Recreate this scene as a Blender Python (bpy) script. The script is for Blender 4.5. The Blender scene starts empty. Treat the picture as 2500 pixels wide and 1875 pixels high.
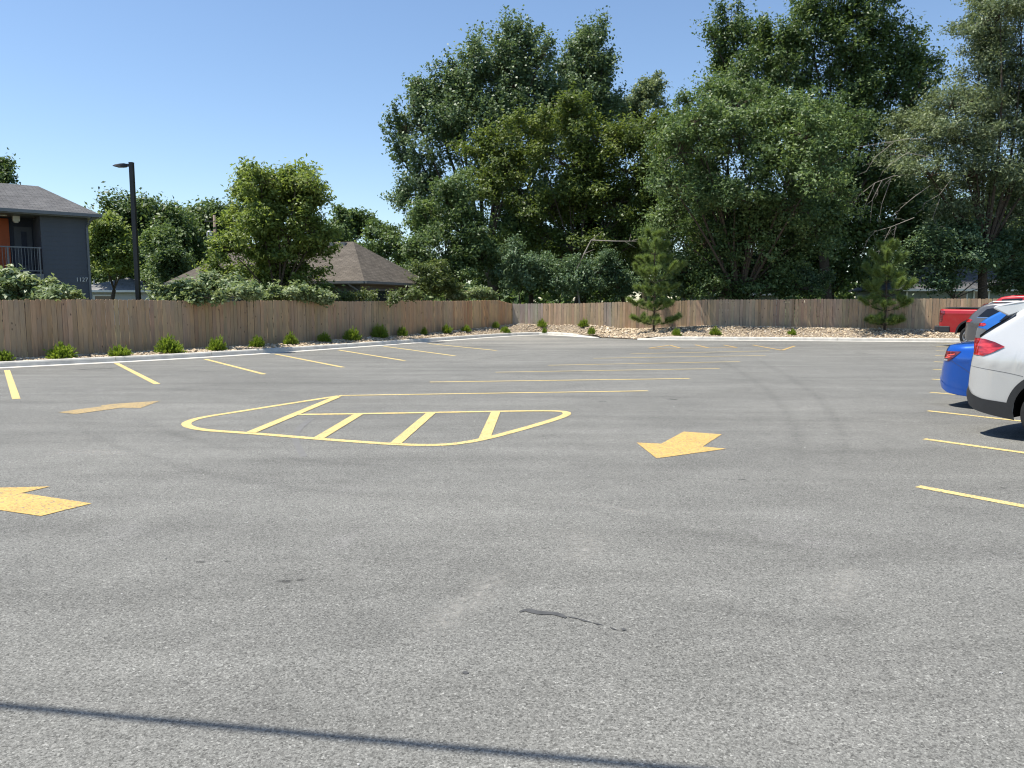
import bpy, bmesh, math, random
import numpy as np
from mathutils import Vector, Matrix

rng = np.random.default_rng(7)
random.seed(7)
sc = bpy.context.scene
COL = sc.collection

# ------------------------------------------------------------------ camera, sky, sun, exposure
CAM_H, FPX, CX, CY = 1.78, 1878.0, 1250.0, 937.5
HORIZON = 736.0
PITCH = math.atan((CY - HORIZON) / FPX)
cam = bpy.data.cameras.new('camera')
cam.sensor_width = 36.0
cam.lens = FPX / 2500.0 * 36.0
cam.clip_start, cam.clip_end = 0.1, 3000.0
camo = bpy.data.objects.new('camera', cam)
COL.objects.link(camo)
camo.location = (0, 0, CAM_H)
camo.rotation_euler = (math.pi / 2 - PITCH, 0, 0)
sc.camera = camo

SUN_EL = math.radians(65.5)
sh = Vector((-1.0, -0.03, 0)).normalized()
SUN = Vector((sh.x * math.cos(SUN_EL), sh.y * math.cos(SUN_EL), math.sin(SUN_EL)))
world = bpy.data.worlds.new('World')
sc.world = world
world.use_nodes = True
wn = world.node_tree
wn.nodes.clear()
sky = wn.nodes.new('ShaderNodeTexSky')
sky.sky_type = 'NISHITA'
sky.sun_disc = False
sky.sun_elevation = SUN_EL
sky.sun_rotation = math.atan2(sh.x, sh.y)
sky.air_density, sky.dust_density, sky.ozone_density = 1.0, 0.2, 3.2
bg = wn.nodes.new('ShaderNodeBackground')
bg.inputs['Strength'].default_value = 0.104
wo = wn.nodes.new('ShaderNodeOutputWorld')
wn.links.new(sky.outputs[0], bg.inputs[0])
wn.links.new(bg.outputs[0], wo.inputs[0])
sun = bpy.data.lights.new('sun', 'SUN')
sun.energy = 4.6
sun.angle = math.radians(0.53)
sun.color = (1.0, 0.94, 0.845)
suno = bpy.data.objects.new('sun', sun)
COL.objects.link(suno)
suno.location = SUN * 60
suno.rotation_euler = SUN.to_track_quat('Z', 'Y').to_euler()
sc.view_settings.view_transform = 'Standard'
sc.view_settings.look = 'None'
sc.view_settings.exposure = 0.74
sc.view_settings.gamma = 1.0
sc.view_settings.use_curve_mapping = False

# ------------------------------------------------------------------ pixel -> world helpers (2500 x 1875 pixels)
cp, sp = math.cos(PITCH), math.sin(PITCH)
def ray(px, py):
    a, b = (px - CX) / FPX, -(py - CY) / FPX
    return Vector((a, cp + b * sp, -sp + b * cp))
def G(px, py, z=0.0):                 # where the sight line meets the level z
    r = ray(px, py); t = (z - CAM_H) / r.z
    return Vector((r.x * t, r.y * t, z))
def D(px, py, d):                     # point on the sight line at forward distance d
    r = ray(px, py); t = d / r.y
    return Vector((r.x * t, d, CAM_H + r.z * t))
def K(x, y, d):                       # same, for pixels measured on the 2212-wide view
    return D(x * 1.1302, y * 1.1302, d)

# ------------------------------------------------------------------ object helpers
def tag(o, label=None, cat=None, group=None, kind=None):
    if label: o['label'] = label
    if cat: o['category'] = cat
    if group: o['group'] = group
    if kind: o['kind'] = kind
    return o
def empty(name, loc, rz=0.0):
    o = bpy.data.objects.new(name, None); COL.objects.link(o)
    o.empty_display_size = 0.2; o.location = loc; o.rotation_euler = (0, 0, rz)
    return o
def link(name, me, mat=None, parent=None, smooth=False):
    if mat is not None and not me.materials: me.materials.append(mat)
    if smooth: me.polygons.foreach_set('use_smooth', np.ones(len(me.polygons), bool))
    o = bpy.data.objects.new(name, me); COL.objects.link(o)
    if parent is not None: o.parent = parent
    return o
class MB:
    def __init__(s): s.v, s.f = [], []
    def add(s, vs, fs):
        n = len(s.v); s.v += [tuple(p) for p in vs]; s.f += [tuple(i + n for i in f) for f in fs]; return s
    def box(s, a, b):
        (x0, y0, z0), (x1, y1, z1) = a, b
        vs = [(x, y, z) for z in (z0, z1) for y in (y0, y1) for x in (x0, x1)]
        return s.add(vs, [(0, 2, 3, 1), (4, 5, 7, 6), (0, 1, 5, 4), (2, 6, 7, 3), (0, 4, 6, 2), (1, 3, 7, 5)])
    def bar(s, p, q, w, h, up=(0, 0, 1)):
        p, q = Vector(p), Vector(q); d = (q - p).normalized(); u = Vector(up)
        r = d.cross(u).normalized(); u = r.cross(d)
        vs = []
        for c in (p, q):
            for i, j in ((-1, -1), (1, -1), (1, 1), (-1, 1)): vs.append(c + r * (i * w / 2) + u * (j * h / 2))
        return s.add(vs, [(3, 2, 1, 0), (4, 5, 6, 7), (0, 1, 5, 4), (1, 2, 6, 5), (2, 3, 7, 6), (3, 0, 4, 7)])
    def tube(s, pts, radii, n=6, caps=True):
        pts = [Vector(p) for p in pts]
        if not hasattr(radii, '__len__'): radii = [radii] * len(pts)
        rings = []
        for i, p in enumerate(pts):
            d = (pts[min(i + 1, len(pts) - 1)] - pts[max(i - 1, 0)]).normalized()
            ref = Vector((0, 0, 1)) if abs(d.z) < 0.9 else Vector((1, 0, 0))
            a = d.cross(ref).normalized(); b = a.cross(d)
            rings.append([p + (a * math.cos(2 * math.pi * k / n) + b * math.sin(2 * math.pi * k / n)) * radii[i] for k in range(n)])
        vs = [v for r in rings for v in r]; fs = []
        for i in range(len(pts) - 1):
            for k in range(n):
                fs.append((i * n + k, i * n + (k + 1) % n, (i + 1) * n + (k + 1) % n, (i + 1) * n + k))
        if caps: fs += [tuple(range(n))[::-1], tuple((len(pts) - 1) * n + k for k in range(n))]
        return s.add(vs, fs)
    def lathe(s, prof, n=24, axis='z', closed=False):
        vs = []
        for (r, h) in prof:
            for k in range(n):
                c, q = r * math.cos(2 * math.pi * k / n), r * math.sin(2 * math.pi * k / n)
                vs.append((c, q, h) if axis == 'z' else (c, h, q))
        fs = []; m = len(prof)
        for i in range(m if closed else m - 1):
            for k in range(n):
                j = (i + 1) % m
                fs.append((i * n + k, i * n + (k + 1) % n, j * n + (k + 1) % n, j * n + k))
        return s.add(vs, fs)
    def mesh(s, name='m'):
        me = bpy.data.meshes.new(name); me.from_pydata(s.v, [], s.f); me.update(); return me
    def build(s, name, mat, parent=None, smooth=False):
        return link(name, s.mesh(name), mat, parent, smooth)
def fix_normals(o):
    bm = bmesh.new(); bm.from_mesh(o.data); bmesh.ops.recalc_face_normals(bm, faces=bm.faces); bm.to_mesh(o.data); bm.free()
def quads_mesh(name, V, tint=None, nper=4):
    n = len(V) // nper
    me = bpy.data.meshes.new(name)
    me.vertices.add(len(V)); me.vertices.foreach_set('co', np.ascontiguousarray(V, np.float32).ravel())
    me.loops.add(len(V)); me.loops.foreach_set('vertex_index', np.arange(len(V), dtype=np.int32))
    me.polygons.add(n); me.polygons.foreach_set('loop_start', np.arange(0, len(V), nper, dtype=np.int32))
    if tint is not None:
        a = me.attributes.new('tint', 'FLOAT', 'FACE'); a.data.foreach_set('value', tint.astype(np.float32))
    me.update(calc_edges=True)
    return me

# ------------------------------------------------------------------ materials
def mat(name):
    m = bpy.data.materials.new(name); m.use_nodes = True
    nt = m.node_tree; b = nt.nodes['Principled BSDF']
    return m, nt, b
def N(nt, typ, **kw):
    n = nt.nodes.new(typ)
    for k, v in kw.items():
        if k in n.inputs: n.inputs[k].default_value = v
        else: setattr(n, k, v)
    return n
def ramp(nt, fac, stops):
    r = nt.nodes.new('ShaderNodeValToRGB'); cr = r.color_ramp
    while len(cr.elements) < len(stops): cr.elements.new(0.5)
    for e, (p, c) in zip(cr.elements, stops):
        e.position = p; e.color = (*c, 1) if len(c) == 3 else c
    if fac is not None: nt.links.new(fac, r.inputs[0])
    return r
def mixc(nt, a, b, fac, mode='MIX'):
    m = nt.nodes.new('ShaderNodeMix'); m.data_type = 'RGBA'; m.blend_type = mode
    for s, v in ((m.inputs[6], a), (m.inputs[7], b), (m.inputs[0], fac)):
        if isinstance(v, bpy.types.NodeSocket): nt.links.new(v, s)
        elif isinstance(v, (int, float)): s.default_value = v
        else: s.default_value = (*v, 1)
    return m.outputs[2]
def math_(nt, op, a, b=None, clamp=False):
    m = nt.nodes.new('ShaderNodeMath'); m.operation = op; m.use_clamp = clamp
    for s, v in ((m.inputs[0], a), (m.inputs[1], b)):
        if v is None: continue
        if isinstance(v, bpy.types.NodeSocket): nt.links.new(v, s)
        else: s.default_value = v
    return m.outputs[0]
def plain(name, col, rough=0.6, metal=0.0, spec=0.5, vary=0.12, scale=6.0, bump=0.0):
    m, nt, b = mat(name)
    tc = N(nt, 'ShaderNodeTexCoord'); no = N(nt, 'ShaderNodeTexNoise', Scale=scale, Detail=5.0)
    nt.links.new(tc.outputs['Object'], no.inputs['Vector'])
    r = ramp(nt, no.outputs['Fac'], [(0.3, [c * (1 - vary) for c in col]), (0.7, [min(1, c * (1 + vary)) for c in col])])
    nt.links.new(r.outputs[0], b.inputs['Base Color'])
    b.inputs['Roughness'].default_value = rough; b.inputs['Metallic'].default_value = metal
    b.inputs['Specular IOR Level'].default_value = spec
    if bump:
        bu = N(nt, 'ShaderNodeBump', Strength=bump, Distance=0.02); nt.links.new(no.outputs['Fac'], bu.inputs['Height'])
        nt.links.new(bu.outputs[0], b.inputs['Normal'])
    return m
def leaf_mat(name, dark, mid, light, trans=0.28, rough=0.5, spec=0.35, gain=1.0):
    dark, mid, light = ([x * gain for x in c] for c in (dark, mid, light))
    m, nt, b = mat(name)
    at = N(nt, 'ShaderNodeAttribute', attribute_name='tint')
    r = ramp(nt, at.outputs['Fac'], [(0.0, dark), (0.5, mid), (1.0, light)])
    nt.links.new(r.outputs[0], b.inputs['Base Color'])
    b.inputs['Roughness'].default_value = rough; b.inputs['Specular IOR Level'].default_value = spec
    tr = N(nt, 'ShaderNodeBsdfTranslucent')
    tcol = mixc(nt, r.outputs[0], (1.0, 0.95, 0.35), 0.55, 'MULTIPLY')
    bright = mixc(nt, tcol, (2.3, 2.3, 2.3), 1.0, 'MULTIPLY')
    nt.links.new(bright, tr.inputs[0])
    mx = N(nt, 'ShaderNodeMixShader'); mx.inputs[0].default_value = trans
    nt.links.new(b.outputs[0], mx.inputs[1]); nt.links.new(tr.outputs[0], mx.inputs[2])
    nt.links.new(mx.outputs[0], nt.nodes['Material Output'].inputs[0])
    return m

def asphalt_mat():
    m, nt, b = mat('asphalt')
    tc = N(nt, 'ShaderNodeTexCoord'); P = tc.outputs['Object']
    def noise(scale, detail, rough=0.5, vec=P, dist=0.0):
        n = N(nt, 'ShaderNodeTexNoise', Scale=scale, Detail=detail, Roughness=rough, Distortion=dist)
        nt.links.new(vec, n.inputs['Vector']); return n.outputs['Fac']
    mp = N(nt, 'ShaderNodeMapping'); mp.inputs['Rotation'].default_value = (0, 0, math.radians(-61)); mp.inputs['Scale'].default_value = (0.22, 1.5, 1)
    nt.links.new(P, mp.inputs['Vector'])
    mp2 = N(nt, 'ShaderNodeMapping'); mp2.inputs['Rotation'].default_value = (0, 0, math.radians(-8)); mp2.inputs['Scale'].default_value = (0.12, 0.9, 1)
    nt.links.new(P, mp2.inputs['Vector'])
    big = noise(0.28, 4, 0.55); mid = noise(1.7, 5, 0.6)
    streak = noise(1.0, 5, 0.6, mp.outputs[0], 0.6); streak2 = noise(1.0, 6, 0.62, mp2.outputs[0], 0.5)
    col = ramp(nt, big, [(0.30, (0.161, 0.161, 0.149)), (0.70, (0.196, 0.195, 0.179))]).outputs[0]
    col = mixc(nt, col, ramp(nt, mid, [(0.3, (0.90,) * 3), (0.72, (1.09,) * 3)]).outputs[0], 0.8, 'MULTIPLY')
    col = mixc(nt, col, ramp(nt, streak, [(0.28, (0.84,) * 3), (0.5, (1.0,) * 3), (0.75, (1.12,) * 3)]).outputs[0], 0.8, 'MULTIPLY')
    col = mixc(nt, col, ramp(nt, streak2, [(0.28, (0.84,) * 3), (0.5, (1.0,) * 3), (0.75, (1.18,) * 3)]).outputs[0], 0.9, 'MULTIPLY')
    # pale dust washed into the far corner of the lot and along the kerbs
    di = N(nt, 'ShaderNodeVectorMath', operation='DISTANCE'); nt.links.new(P, di.inputs[0]); di.inputs[1].default_value = (1.0, 36.5, 0)
    near = math_(nt, 'SUBTRACT', 1.0, math_(nt, 'DIVIDE', di.outputs['Value'], 9.0), True)
    dust = math_(nt, 'MULTIPLY', near, ramp(nt, streak2, [(0.42, (0, 0, 0)), (0.62, (1, 1, 1))]).outputs[0], True)
    col = mixc(nt, col, (0.33, 0.31, 0.27), math_(nt, 'MULTIPLY', dust, 0.9))
    # pale scuffed bands in the near asphalt
    scuff = ramp(nt, noise(0.55, 6, 0.7, P, 0.8), [(0.60, (0, 0, 0)), (0.72, (1, 1, 1))]).outputs[0]
    col = mixc(nt, col, (0.235, 0.23, 0.22), math_(nt, 'MULTIPLY', scuff, 0.45))
    # aggregate
    vo = N(nt, 'ShaderNodeTexVoronoi', Scale=105.0); nt.links.new(P, vo.inputs['Vector'])
    sep = N(nt, 'ShaderNodeSeparateColor'); nt.links.new(vo.outputs['Color'], sep.inputs[0])
    grain = ramp(nt, sep.outputs[0], [(0.0, (0.42,) * 3), (0.25, (0.84,) * 3), (0.7, (1.05,) * 3), (0.95, (1.30,) * 3), (1.0, (1.8,) * 3)]).outputs[0]
    col = mixc(nt, col, grain, 0.85, 'MULTIPLY')
    vo2 = N(nt, 'ShaderNodeTexVoronoi', Scale=150.0); nt.links.new(P, vo2.inputs['Vector'])
    sep2 = N(nt, 'ShaderNodeSeparateColor'); nt.links.new(vo2.outputs['Color'], sep2.inputs[0])
    col = mixc(nt, col, ramp(nt, sep2.outputs[1], [(0.0, (0.62,) * 3), (0.5, (1.0,) * 3), (1.0, (1.38,) * 3)]).outputs[0], 0.75, 'MULTIPLY')
    nt.links.new(col, b.inputs['Base Color'])
    b.inputs['Roughness'].default_value = 0.88; b.inputs['Specular IOR Level'].default_value = 0.25
    hsum = math_(nt, 'ADD', sep.outputs[0], math_(nt, 'MULTIPLY', noise(210, 2), 1.2))
    bu = N(nt, 'ShaderNodeBump', Strength=0.55, Distance=0.006); nt.links.new(hsum, bu.inputs['Height'])
    nt.links.new(bu.outputs[0], b.inputs['Normal'])
    return m
def paint_mat(name, c, wear):
    m, nt, b = mat(name)
    tc = N(nt, 'ShaderNodeTexCoord'); P = tc.outputs['Object']
    vo = N(nt, 'ShaderNodeTexVoronoi', Scale=62.0); nt.links.new(P, vo.inputs['Vector'])
    sep = N(nt, 'ShaderNodeSeparateColor'); nt.links.new(vo.outputs['Color'], sep.inputs[0])
    no = N(nt, 'ShaderNodeTexNoise', Scale=2.3, Detail=6.0, Roughness=0.65); nt.links.new(P, no.inputs['Vector'])
    col = ramp(nt, no.outputs['Fac'], [(0.3, [x * 0.82 for x in c]), (0.7, c)]).outputs[0]
    col = mixc(nt, col, ramp(nt, sep.outputs[0], [(0, (0.72,) * 3), (0.4, (1.0,) * 3), (1, (1.12,) * 3)]).outputs[0], 1.0, 'MULTIPLY')
    holes = math_(nt, 'MULTIPLY', ramp(nt, sep.outputs[1], [(1 - wear - 0.05, (0, 0, 0)), (1 - wear, (1, 1, 1))]).outputs[0], 0.85)
    w2 = N(nt, 'ShaderNodeTexNoise', Scale=7.0, Detail=8.0, Roughness=0.75); nt.links.new(P, w2.inputs['Vector'])
    patch_ = math_(nt, 'MULTIPLY', ramp(nt, w2.outputs['Fac'], [(0.56, (0, 0, 0)), (0.72, (1, 1, 1))]).outputs[0], 0.4 if wear < 0.08 else 0.15)
    col = mixc(nt, col, (0.17, 0.165, 0.15), math_(nt, 'MAXIMUM', holes, patch_))
    nt.links.new(col, b.inputs['Base Color']); b.inputs['Roughness'].default_value = 0.8; b.inputs['Specular IOR Level'].default_value = 0.25
    bu = N(nt, 'ShaderNodeBump', Strength=0.4, Distance=0.005); nt.links.new(sep.outputs[0], bu.inputs['Height']); nt.links.new(bu.outputs[0], b.inputs['Normal'])
    return m
def wood_mat():
    m, nt, b = mat('weathered_picket_wood')
    oi = N(nt, 'ShaderNodeObjectInfo'); tc = N(nt, 'ShaderNodeTexCoord')
    off = N(nt, 'ShaderNodeVectorMath', operation='ADD'); nt.links.new(tc.outputs['Object'], off.inputs[0])
    sc_ = N(nt, 'ShaderNodeVectorMath', operation='SCALE'); sc_.inputs[3].default_value = 37.0
    cmb = N(nt, 'ShaderNodeCombineXYZ'); nt.links.new(oi.outputs['Random'], cmb.inputs[0]); nt.links.new(oi.outputs['Random'], cmb.inputs[1])
    nt.links.new(cmb.outputs[0], sc_.inputs[0]); nt.links.new(sc_.outputs[0], off.inputs[1])
    mp = N(nt, 'ShaderNodeMapping'); mp.inputs['Scale'].default_value = (38, 38, 1.6); nt.links.new(off.outputs[0], mp.inputs['Vector'])
    gr = N(nt, 'ShaderNodeTexNoise', Scale=1.0, Detail=5.0, Roughness=0.6, Distortion=0.8); nt.links.new(mp.outputs[0], gr.inputs['Vector'])
    col = mixc(nt, oi.outputs['Color'], ramp(nt, gr.outputs['Fac'], [(0.25, (0.66, 0.62, 0.58)), (0.5, (1, 1, 1)), (0.8, (1.22, 1.2, 1.18))]).outputs[0], 1.0, 'MULTIPLY')
    # weather stains, darker to grey
    st = N(nt, 'ShaderNodeTexNoise', Scale=1.5, Detail=4.0); nt.links.new(off.outputs[0], st.inputs['Vector'])
    col = mixc(nt, col, (0.29, 0.235, 0.18), math_(nt, 'MULTIPLY', ramp(nt, st.outputs['Fac'], [(0.45, (0, 0, 0)), (0.75, (1, 1, 1))]).outputs[0], 0.55))
    # knots
    mk = N(nt, 'ShaderNodeMapping'); mk.inputs['Scale'].default_value = (7.0, 0.01, 3.2); nt.links.new(off.outputs[0], mk.inputs['Vector'])
    vk = N(nt, 'ShaderNodeTexVoronoi', Scale=1.0); nt.links.new(mk.outputs[0], vk.inputs['Vector'])
    sp_ = N(nt, 'ShaderNodeSeparateColor'); nt.links.new(vk.outputs['Color'], sp_.inputs[0])
    kn = math_(nt, 'MULTIPLY', ramp(nt, vk.outputs['Distance'], [(0.07, (1, 1, 1)), (0.16, (0, 0, 0))]).outputs[0],
               ramp(nt, sp_.outputs[0], [(0.48, (0, 0, 0)), (0.52, (1, 1, 1))]).outputs[0])
    col = mixc(nt, col, (0.045, 0.03, 0.02), math_(nt, 'MULTIPLY', kn, 0.85))
    nt.links.new(col, b.inputs['Base Color']); b.inputs['Roughness'].default_value = 0.85; b.inputs['Specular IOR Level'].default_value = 0.2
    bu = N(nt, 'ShaderNodeBump', Strength=0.35, Distance=0.004); nt.links.new(gr.outputs['Fac'], bu.inputs['Height']); nt.links.new(bu.outputs[0], b.inputs['Normal'])
    return m
def attr_mat(name, stops, rough=0.8, bumpscale=30.0):
    m, nt, b = mat(name)
    at = N(nt, 'ShaderNodeAttribute', attribute_name='tint')
    r = ramp(nt, at.outputs['Fac'], stops); r.color_ramp.interpolation = 'LINEAR'
    tc = N(nt, 'ShaderNodeTexCoord'); no = N(nt, 'ShaderNodeTexNoise', Scale=bumpscale, Detail=4.0); nt.links.new(tc.outputs['Object'], no.inputs['Vector'])
    col = mixc(nt, r.outputs[0], ramp(nt, no.outputs['Fac'], [(0.3, (0.8,) * 3), (0.7, (1.12,) * 3)]).outputs[0], 1.0, 'MULTIPLY')
    nt.links.new(col, b.inputs['Base Color']); b.inputs['Roughness'].default_value = rough; b.inputs['Specular IOR Level'].default_value = 0.25
    return m
def shingle_mat(name, c0, c1, sx=3.0, sy=7.0):
    m, nt, b = mat(name)
    tc = N(nt, 'ShaderNodeTexCoord')
    br = N(nt, 'ShaderNodeTexBrick', Scale=1.0); br.inputs['Color1'].default_value = (*c0, 1); br.inputs['Color2'].default_value = (*c1, 1)
    br.inputs['Mortar'].default_value = (*[x * 0.45 for x in c0], 1); br.inputs['Mortar Size'].default_value = 0.008
    br.inputs['Brick Width'].default_value = 0.30; br.inputs['Row Height'].default_value = 0.14; br.inputs['Bias'].default_value = 0.0
    nt.links.new(tc.outputs['UV'], br.inputs['Vector'])
    no = N(nt, 'ShaderNodeTexNoise', Scale=2.0, Detail=8.0, Roughness=0.7); nt.links.new(tc.outputs['Object'], no.inputs['Vector'])
    col = mixc(nt, br.outputs[0], ramp(nt, no.outputs['Fac'], [(0.3, (0.72,) * 3), (0.7, (1.25,) * 3)]).outputs[0], 1.0, 'MULTIPLY')
    nt.links.new(col, b.inputs['Base Color']); b.inputs['Roughness'].default_value = 0.92; b.inputs['Specular IOR Level'].default_value = 0.2
    bu = N(nt, 'ShaderNodeBump', Strength=0.5, Distance=0.02); nt.links.new(br.outputs['Fac'], bu.inputs['Height']); bu.invert = True
    nt.links.new(bu.outputs[0], b.inputs['Normal'])
    return m
def car_paint(name, c, metal=0.35, rough=0.32):
    m, nt, b = mat(name)
    tc = N(nt, 'ShaderNodeTexCoord'); no = N(nt, 'ShaderNodeTexNoise', Scale=900.0, Detail=1.0); nt.links.new(tc.outputs['Object'], no.inputs['Vector'])
    d = N(nt, 'ShaderNodeTexNoise', Scale=2.2, Detail=6.0, Roughness=0.7); nt.links.new(tc.outputs['Object'], d.inputs['Vector'])
    r = ramp(nt, no.outputs['Fac'], [(0.3, [x * 0.88 for x in c]), (0.7, [min(1, x * 1.1) for x in c])])
    col = mixc(nt, r.outputs[0], (0.30, 0.27, 0.22), math_(nt, 'MULTIPLY', ramp(nt, d.outputs['Fac'], [(0.5, (0, 0, 0)), (0.8, (1, 1, 1))]).outputs[0], 0.10))
    nt.links.new(col, b.inputs['Base Color'])
    b.inputs['Metallic'].default_value = metal; b.inputs['Roughness'].default_value = rough
    b.inputs['Coat Weight'].default_value = 0.8; b.inputs['Coat Roughness'].default_value = 0.06
    return m
def glass_mat(name, c, rough=0.05):
    m, nt, b = mat(name)
    tc = N(nt, 'ShaderNodeTexCoord'); no = N(nt, 'ShaderNodeTexNoise', Scale=3.0, Detail=3.0); nt.links.new(tc.outputs['Object'], no.inputs['Vector'])
    r = ramp(nt, no.outputs['Fac'], [(0.3, [x * 0.8 for x in c]), (0.7, [x * 1.2 for x in c])])
    nt.links.new(r.outputs[0], b.inputs['Base Color']); b.inputs['Roughness'].default_value = rough
    b.inputs['Specular IOR Level'].default_value = 0.6
    return m

M = {}
M['asphalt'] = asphalt_mat()
M['line'] = paint_mat('yellow_line_paint', (0.64, 0.50, 0.21), 0.06)
M['arrow'] = paint_mat('worn_orange_yellow_paint', (0.56, 0.375, 0.13), 0.06)
M['arrow_faded'] = paint_mat('faded_yellow_paint', (0.42, 0.31, 0.145), 0.20)
M['wood'] = wood_mat()
M['rail'] = plain('fence_rail_wood', (0.26, 0.19, 0.13), 0.85, vary=0.25, scale=9)
M['concrete'] = plain('kerb_concrete', (0.53, 0.51, 0.46), 0.85, spec=0.25, vary=0.16, scale=3.5, bump=0.2)
M['soil'] = plain('bed_soil', (0.22, 0.18, 0.135), 0.95, spec=0.1, vary=0.35, scale=8)
M['ground'] = plain('grass_ground', (0.075, 0.085, 0.04), 0.95, spec=0.1, vary=0.4, scale=1.2)
M['stone'] = attr_mat('river_stone', [(0.0, (0.22, 0.18, 0.14)), (0.25, (0.38, 0.29, 0.19)), (0.55, (0.52, 0.42, 0.29)), (0.8, (0.60, 0.50, 0.36)), (1.0, (0.68, 0.62, 0.52))])
M['chip'] = attr_mat('stone_chip', [(0.0, (0.10, 0.10, 0.098)), (0.6, (0.30, 0.295, 0.28)), (1.0, (0.52, 0.51, 0.49))])
M['bark'] = plain('bark', (0.085, 0.068, 0.052), 0.95, spec=0.15, vary=0.4, scale=14, bump=0.6)
M['dead'] = plain('dead_wood', (0.30, 0.27, 0.235), 0.9, spec=0.15, vary=0.25, scale=10)
M['black_metal'] = plain('black_powder_coat', (0.012, 0.012, 0.013), 0.45, vary=0.15)
M['lens'] = plain('lamp_lens', (0.30, 0.30, 0.30), 0.3)

L = {}
L['cotton'] = leaf_mat('cottonwood_leaf', (0.038, 0.062, 0.030), (0.062, 0.094, 0.046), (0.115, 0.150, 0.075), 0.20, gain=1.80)
L['yellow'] = leaf_mat('yellow_green_leaf', (0.044, 0.066, 0.018), (0.074, 0.104, 0.026), (0.125, 0.152, 0.040), 0.28, gain=1.5)
L['elm'] = leaf_mat('elm_leaf', (0.032, 0.054, 0.019), (0.055, 0.087, 0.030), (0.125, 0.165, 0.070), 0.24, gain=1.75)
L['dark'] = leaf_mat('dark_leaf', (0.028, 0.048, 0.017), (0.046, 0.074, 0.024), (0.100, 0.132, 0.045), 0.22, gain=1.85)
L['willow'] = leaf_mat('grey_green_leaf', (0.048, 0.066, 0.034), (0.078, 0.102, 0.054), (0.150, 0.175, 0.105), 0.22, gain=1.85)
L['bright'] = leaf_mat('bright_leaf', (0.058, 0.086, 0.022), (0.100, 0.136, 0.034), (0.165, 0.200, 0.062), 0.32, gain=1.5)
L['under'] = leaf_mat('understory_leaf', (0.036, 0.062, 0.032), (0.062, 0.098, 0.050), (0.110, 0.150, 0.085), 0.18, gain=1.80)
L['vine'] = leaf_mat('vine_leaf', (0.100, 0.150, 0.060), (0.200, 0.260, 0.125), (0.330, 0.375, 0.235), 0.22)
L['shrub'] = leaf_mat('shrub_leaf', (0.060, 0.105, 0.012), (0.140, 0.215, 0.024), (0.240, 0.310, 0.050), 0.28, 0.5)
L['pine'] = leaf_mat('pine_needle', (0.085, 0.130, 0.034), (0.145, 0.210, 0.060), (0.235, 0.300, 0.110), 0.28, 0.5)
L['weed'] = leaf_mat('weed_leaf', (0.070, 0.100, 0.030), (0.110, 0.150, 0.050), (0.180, 0.210, 0.090), 0.28)

# ------------------------------------------------------------------ the ground, the lot, the kerbs
g = MB(); g.add([(-700, -300, -0.06), (700, -300, -0.06), (700, 1200, -0.06), (-700, 1200, -0.06)], [(0, 1, 2, 3)])
tag(g.build('ground', M['ground']), kind='structure')

def resample(pts, n):
    P = np.array([tuple(p)[:2] for p in pts], float)
    s = np.r_[0, np.cumsum(np.linalg.norm(np.diff(P, axis=0), axis=1))]
    t = np.linspace(0, s[-1], n)
    return np.c_[np.interp(t, s, P[:, 0]), np.interp(t, s, P[:, 1])]
def chaikin(P, it=2):
    P = np.array(P, float)
    for _ in range(it):
        Q = np.empty((2 * len(P) - 2, P.shape[1])); Q[0::2] = 0.75 * P[:-1] + 0.25 * P[1:]; Q[1::2] = 0.25 * P[:-1] + 0.75 * P[1:]
        P = np.vstack([P[:1], Q, P[-1:]])
    return P
kl = [G(0, 897), G(500, 872.5), G(950, 841), G(1187, 823.5)]
ext = (kl[0] - kl[1]).normalized()
kleft = [kl[0] + ext * 9] + kl + [G(1262, 819), G(1318, 817.5)]
kright = [G(1345, 817.8), G(1400, 820.5), G(1462, 824.5)]
kright2 = [G(1556, 829), G(1800, 830.5), G(2050, 832.5), G(2300, 834.5)]
ext2 = (kright2[-1] - kright2[-2]).normalized()
kright2 = kright2 + [kright2[-1] + ext2 * 14]
KA = chaikin([p[:2] for p in kleft + kright], 3)
KB = chaikin([p[:2] for p in kright2], 2)
KALL = np.vstack([KA, KB])
lot = bpy.data.meshes.new('parking_lot')
poly = [(-60, -40), (70, -40), (70, 20)] + [(KB[-1][0], KB[-1][1])] + [tuple(p) for p in KALL[::-1][1:]] + [(-60, KALL[0][1] - 20)]
lot.from_pydata([(x, y, 0.0) for x, y in poly], [], [tuple(range(len(poly)))]); lot.update()
LOT = tag(link('parking_lot', lot, M['asphalt']), kind='structure')
fix_normals(LOT)
if LOT.data.polygons[0].normal.z < 0: LOT.data.flip_normals()

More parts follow.
